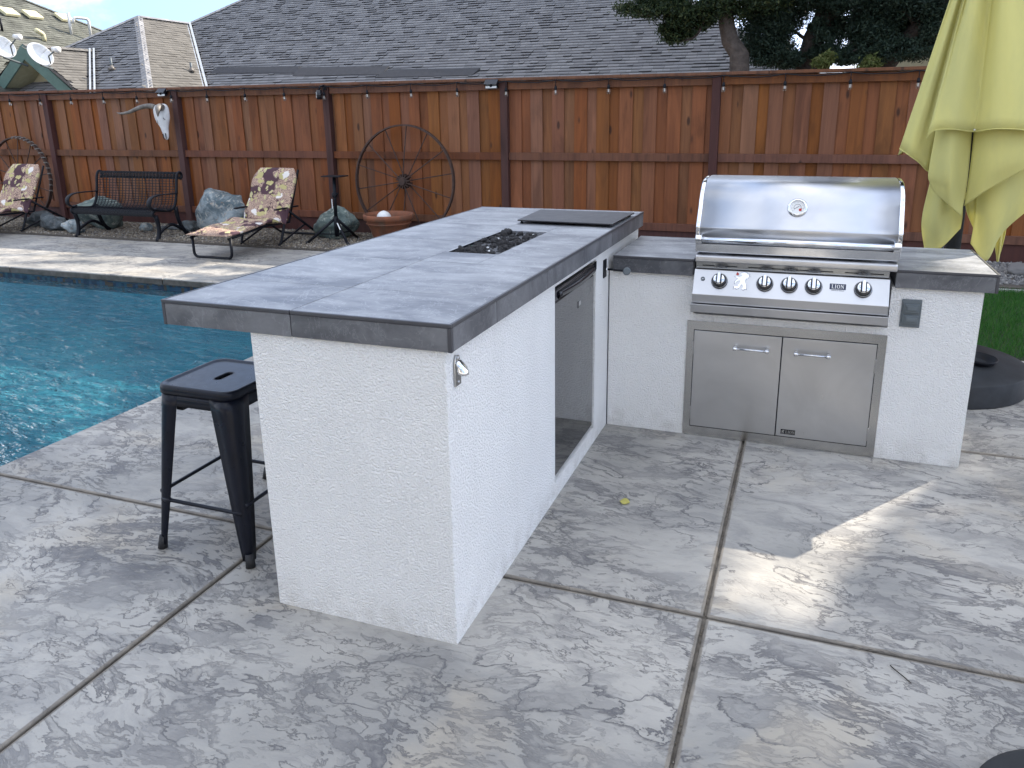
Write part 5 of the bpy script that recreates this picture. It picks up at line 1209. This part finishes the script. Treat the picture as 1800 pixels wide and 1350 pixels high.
# ================================================================== TREES
def lit(gx_, gy_, rs):
    """gaps cut into the crowns so that sun reaches the ground (patch by the grill, streaks on the far deck)"""
    a = (gx_ > .70) & (gx_ < 1.02+.37*(gy_-.4)) & (gy_ > .46) & (gy_ < 2.4)
    a |= (gx_ > .70) & (gx_ < 1.24+.38*(gy_-.4)) & (gy_ > .40) & (gy_ < 2.4) & (rs < .55)
    w = .35*np.sin(gx_*1.7)+.2*np.sin(gx_*4.1+1)
    b = (gx_ < -2.8) & (gy_ > 4.0+w*.4) & (gy_ < 6.2) & ~((np.sin((gy_-.12*gx_)*13+np.sin(gx_*1.3)*1.5) > .55) & (rs < .8))
    c = (gx_ < -2.8) & (gy_ > 2.9+w*1.2+.22*(gx_+4.5)) & (gy_ < 4.5) & (np.sin(gx_*2.3+gy_*5) > -.7)
    return a | b | c
def leaves(parent, blobs, mat, size=.055, kind='crown', droop=.3, label=None, cull=True):
    P, Nn = [], []; blobs = [b_[:6]+(int(b_[6]*(1.7 if size < .05 else 1)),) for b_ in blobs]
    for (cx0, cy0, cz0, rx0, ry0, rz0, n) in blobs:
        # clumps inside the blob, leaves inside the clumps
        m_ = max(6, n//160); d = RNG.normal(size=(m_, 3)); d /= np.linalg.norm(d, axis=1)[:, None]; rr = RNG.uniform(.25, 1, m_)**.45
        cc = d*rr[:, None]*np.array([rx0, ry0, rz0])+np.array([cx0, cy0, cz0])
        idx = RNG.integers(0, m_, n); cs_ = min(rx0, ry0, rz0)*.30
        q = cc[idx]+RNG.normal(0, 1, (n, 3))*np.array([cs_, cs_, cs_*.75]); P.append(q)
    P = np.concatenate(P); n = len(P)
    if cull:
        sx_, sy2, sz_ = SUN; tt_ = P[:, 2]/sz_; gx_ = P[:, 0]-sx_*tt_; gy_ = P[:, 1]-sy2*tt_
        P = P[~lit(gx_, gy_, RNG.uniform(0, 1, n))]; n = len(P)  # leaves that would block the wanted sun patches are left out
    P = P[(P[:, 1] > 7.75) | (P[:, 2] > 2.6)]; n = len(P)
    a = RNG.normal(size=(n, 3)); a[:, 2] -= droop; a /= np.linalg.norm(a, axis=1)[:, None]
    b_ = np.cross(a, RNG.normal(size=(n, 3))); b_ /= np.linalg.norm(b_, axis=1)[:, None]
    L_ = size*RNG.uniform(.7, 1.5, n)[:, None]; w = L_*.34
    V = np.stack([P-a*L_, P+b_*w, P+a*L_, P-b_*w], 1).reshape(-1, 3)
    o = npmesh(kind, V, np.arange(n*4).reshape(-1, 4), mat, parent); return o
def limb(par, pts, r0, r1, mat, nm='limb'):
    pts = interp(pts, 14); k = len(pts)
    pts = [q+Vector((random.uniform(-1, 1), random.uniform(-1, 1), 0))*r0*.12 for q in pts]
    MB().tube(pts, [r0+(r1-r0)*i/(k-1) for i in range(k)], 10).build(nm, mat, par, smooth=True)
t1 = thing('evergreen_tree', (-.12, 10, -.07), 'tree with a pale grey brown trunk rising behind the fence left of the others', 'tree', 'evergreen trees behind the fence')
limb(t1, [(-.10, 10, -.07), (-.13, 10, 2.1), (-.24, 10, 2.45), (-.40, 10, 2.9), (-.46, 10.1, 4.0), (-.6, 10.3, 6.5), (-.7, 10.5, 9)], .155, .06, 'bark', 'trunk')
limb(t1, [(-.4, 10, 2.95), (-.6, 9.8, 2.9), (-.75, 9.8, 2.62), (-1.0, 9.8, 2.55)], .03, .010, 'bark2')
limb(t1, [(-.4, 10, 3.2), (-1.0, 9.7, 3.25), (-1.7, 9.6, 3.15)], .05, .012, 'bark2')
leaves(t1, [(-1.45, 9.7, 3.12, .42, .3, .22, 5200), (-.85, 9.8, 3.05, .50, .35, .22, 6500), (-1.02, 9.8, 2.74, .20, .16, .18, 3000), (-.62, 9.85, 2.86, .16, .15, .18, 1500), (-.1, 10, 3.15, .5, .4, .28, 5200),
            (-.6, 10.5, 4.3, 1.6, 1.2, 1.0, 9000)], 'leaf', .024, cull=True)
leaves(t1, [(-1.2, 10.8, 8.2, 3.0, 2.2, 2.3, 13000), (.8, 10.8, 6.8, 2.2, 1.6, 2.0, 9000)], 'leaf', .10, 'upper_crown')
t2 = thing('evergreen_tree', (.85, 10.6, -.07), 'tree with a thick dark leaning trunk in the middle behind the fence', 'tree', 'evergreen trees behind the fence')
limb(t2, [(.72, 10.6, -.07), (.74, 10.6, 1.9), (.80, 10.6, 2.45), (.92, 10.6, 3.0), (1.15, 10.7, 4.2), (1.6, 10.8, 7), (1.8, 10.8, 9)], .20, .07, 'bark2', 'trunk')
limb(t2, [(.86, 10.6, 2.75), (1.15, 10.5, 2.95), (1.5, 10.4, 3.1), (1.9, 10.3, 3.4)], .07, .03, 'bark2')
limb(t2, [(.80, 10.6, 2.3), (1.1, 10.3, 2.32), (1.5, 10.2, 2.42)], .045, .012, 'bark2')
limb(t2, [(.8, 10.6, 2.5), (.45, 10.5, 2.72), (.2, 10.4, 2.62)], .03, .008, 'bark2')
leaves(t2, [(.18, 10.2, 2.38, .20, .15, .16, 2400), (.5, 10.2, 2.28, .22, .12, .10, 1600), (1.2, 10.1, 2.28, .3, .12, .08, 1700), (.95, 10.3, 2.55, .12, .12, .15, 500), (.30, 10.3, 2.8, .2, .2, .2, 2000), (1.45, 10.35, 2.62, .2, .15, .12, 1500), (.12, 10.4, 2.62, .28, .3, .34, 5600), (.12, 10.4, 3.05, .34, .3, .25, 4500), (.42, 10.5, 2.36, .26, .25, .16, 3000), (.35, 10.5, 2.65, .22, .2, .22, 2000), (.50, 10.6, 2.95, .25, .2, .25, 2200), (.85, 10.3, 3.15, .45, .3, .22, 4200), (.85, 10.35, 2.72, .16, .12, .12, 700), (1.3, 10.4, 3.1, .45, .3, .28, 5600), (1.2, 10.4, 2.36, .45, .2, .13, 4400), (1.15, 10.6, 2.66, .25, .2, .2, 2600), (1.6, 10.7, 2.4, .3, .2, .2, 3000),
            (1.6, 10.5, 2.80, .34, .25, .22, 4600), (1, 10.8, 4.6, 1.8, 1.2, 1.1, 7500)], 'leafblue', .022)
leaves(t2, [(2.4, 11.2, 8.8, 2.6, 2.0, 2.6, 15000), (2.2, 10.6, 5.6, 1.5, 1.2, 1.1, 5000)], 'leafblue', .10, 'upper_crown')
t3 = thing('evergreen_tree', (1.75, 10.4, -.07), 'tree with a trunk leaning right next to the yellow umbrella', 'tree', 'evergreen trees behind the fence')
limb(t3, [(1.45, 10.4, -.07), (1.66, 10.4, 1.9), (1.80, 10.4, 2.2), (2.05, 10.4, 2.6), (2.35, 10.4, 3.0), (3.0, 10.5, 4.0), (4.2, 10.7, 6.5), (4.8, 10.8, 9)], .13, .06, 'bark2', 'trunk')
limb(t3, [(2.1, 10.4, 2.65), (1.9, 10.2, 2.85), (1.6, 10.2, 2.95)], .03, .008, 'bark')
leaves(t3, [(1.95, 10.0, 2.36, .35, .15, .13, 2600), (1.55, 10.0, 2.30, .25, .12, .10, 1500), (2.3, 10.1, 2.7, .2, .15, .2, 1800), (1.95, 10.2, 3.05, .45, .3, .28, 6800), (2.3, 10.4, 3.2, .5, .3, .4, 5000), (1.62, 10.3, 2.62, .26, .2, .18, 3400), (1.95, 10.8, 2.55, .3, .2, .25, 3400), (2.15, 10.7, 2.85, .3, .2, .25, 3000), (2.30, 10.6, 2.42, .35, .25, .16, 3800), (2.6, 10.8, 2.8, .4, .3, .35, 3600), (2.5, 10.8, 4.8, 1.8, 1.2, 1.2, 7500)], 'leafblue', .022)
leaves(t3, [(5.0, 11.0, 8.2, 2.4, 2.0, 3.0, 17000), (4.4, 10.4, 5.2, 1.8, 1.3, 1.3, 7500)], 'leafblue', .10, 'upper_crown')
t4 = thing('evergreen_tree', (7.6, 10.6, -.07), 'tall evergreen behind the fence to the right of the umbrella, out of the picture', 'tree', 'evergreen trees behind the fence')
limb(t4, [(7.4, 10.6, -.07), (7.5, 10.6, 3), (7.6, 10.7, 6), (7.6, 10.8, 10)], .22, .06, 'bark2', 'trunk')
leaves(t4, [(7.3, 10.8, 8.0, 2.6, 2.2, 3.6, 22000), (9.6, 11.0, 8.8, 2.6, 2.2, 3.6, 20000), (7.4, 10.4, 4.2, 2.4, 1.5, 1.6, 9000)], 'leafblue', .10, 'upper_crown')
sb_ = thing('shrub', (1.3, 9.4, -.07), 'light green sunlit shrub tops peeking over the fence between the trunks', 'shrub')
limb(sb_, [(1.3, 9.4, -.07), (1.35, 9.4, 1.2), (1.4, 9.4, 2.0)], .05, .02, 'bark', 'stem')
leaves(sb_, [(1.46, 9.5, 2.05, .17, .15, .18, 900), (.96, 9.6, 2.15, .14, .12, .18, 700), (1.2, 9.5, 1.8, .4, .2, .3, 1800)], 'leaflight', .028, 'foliage', cull=False)

for o in bpy.data.objects:                               # unused temporary material holder
    pass
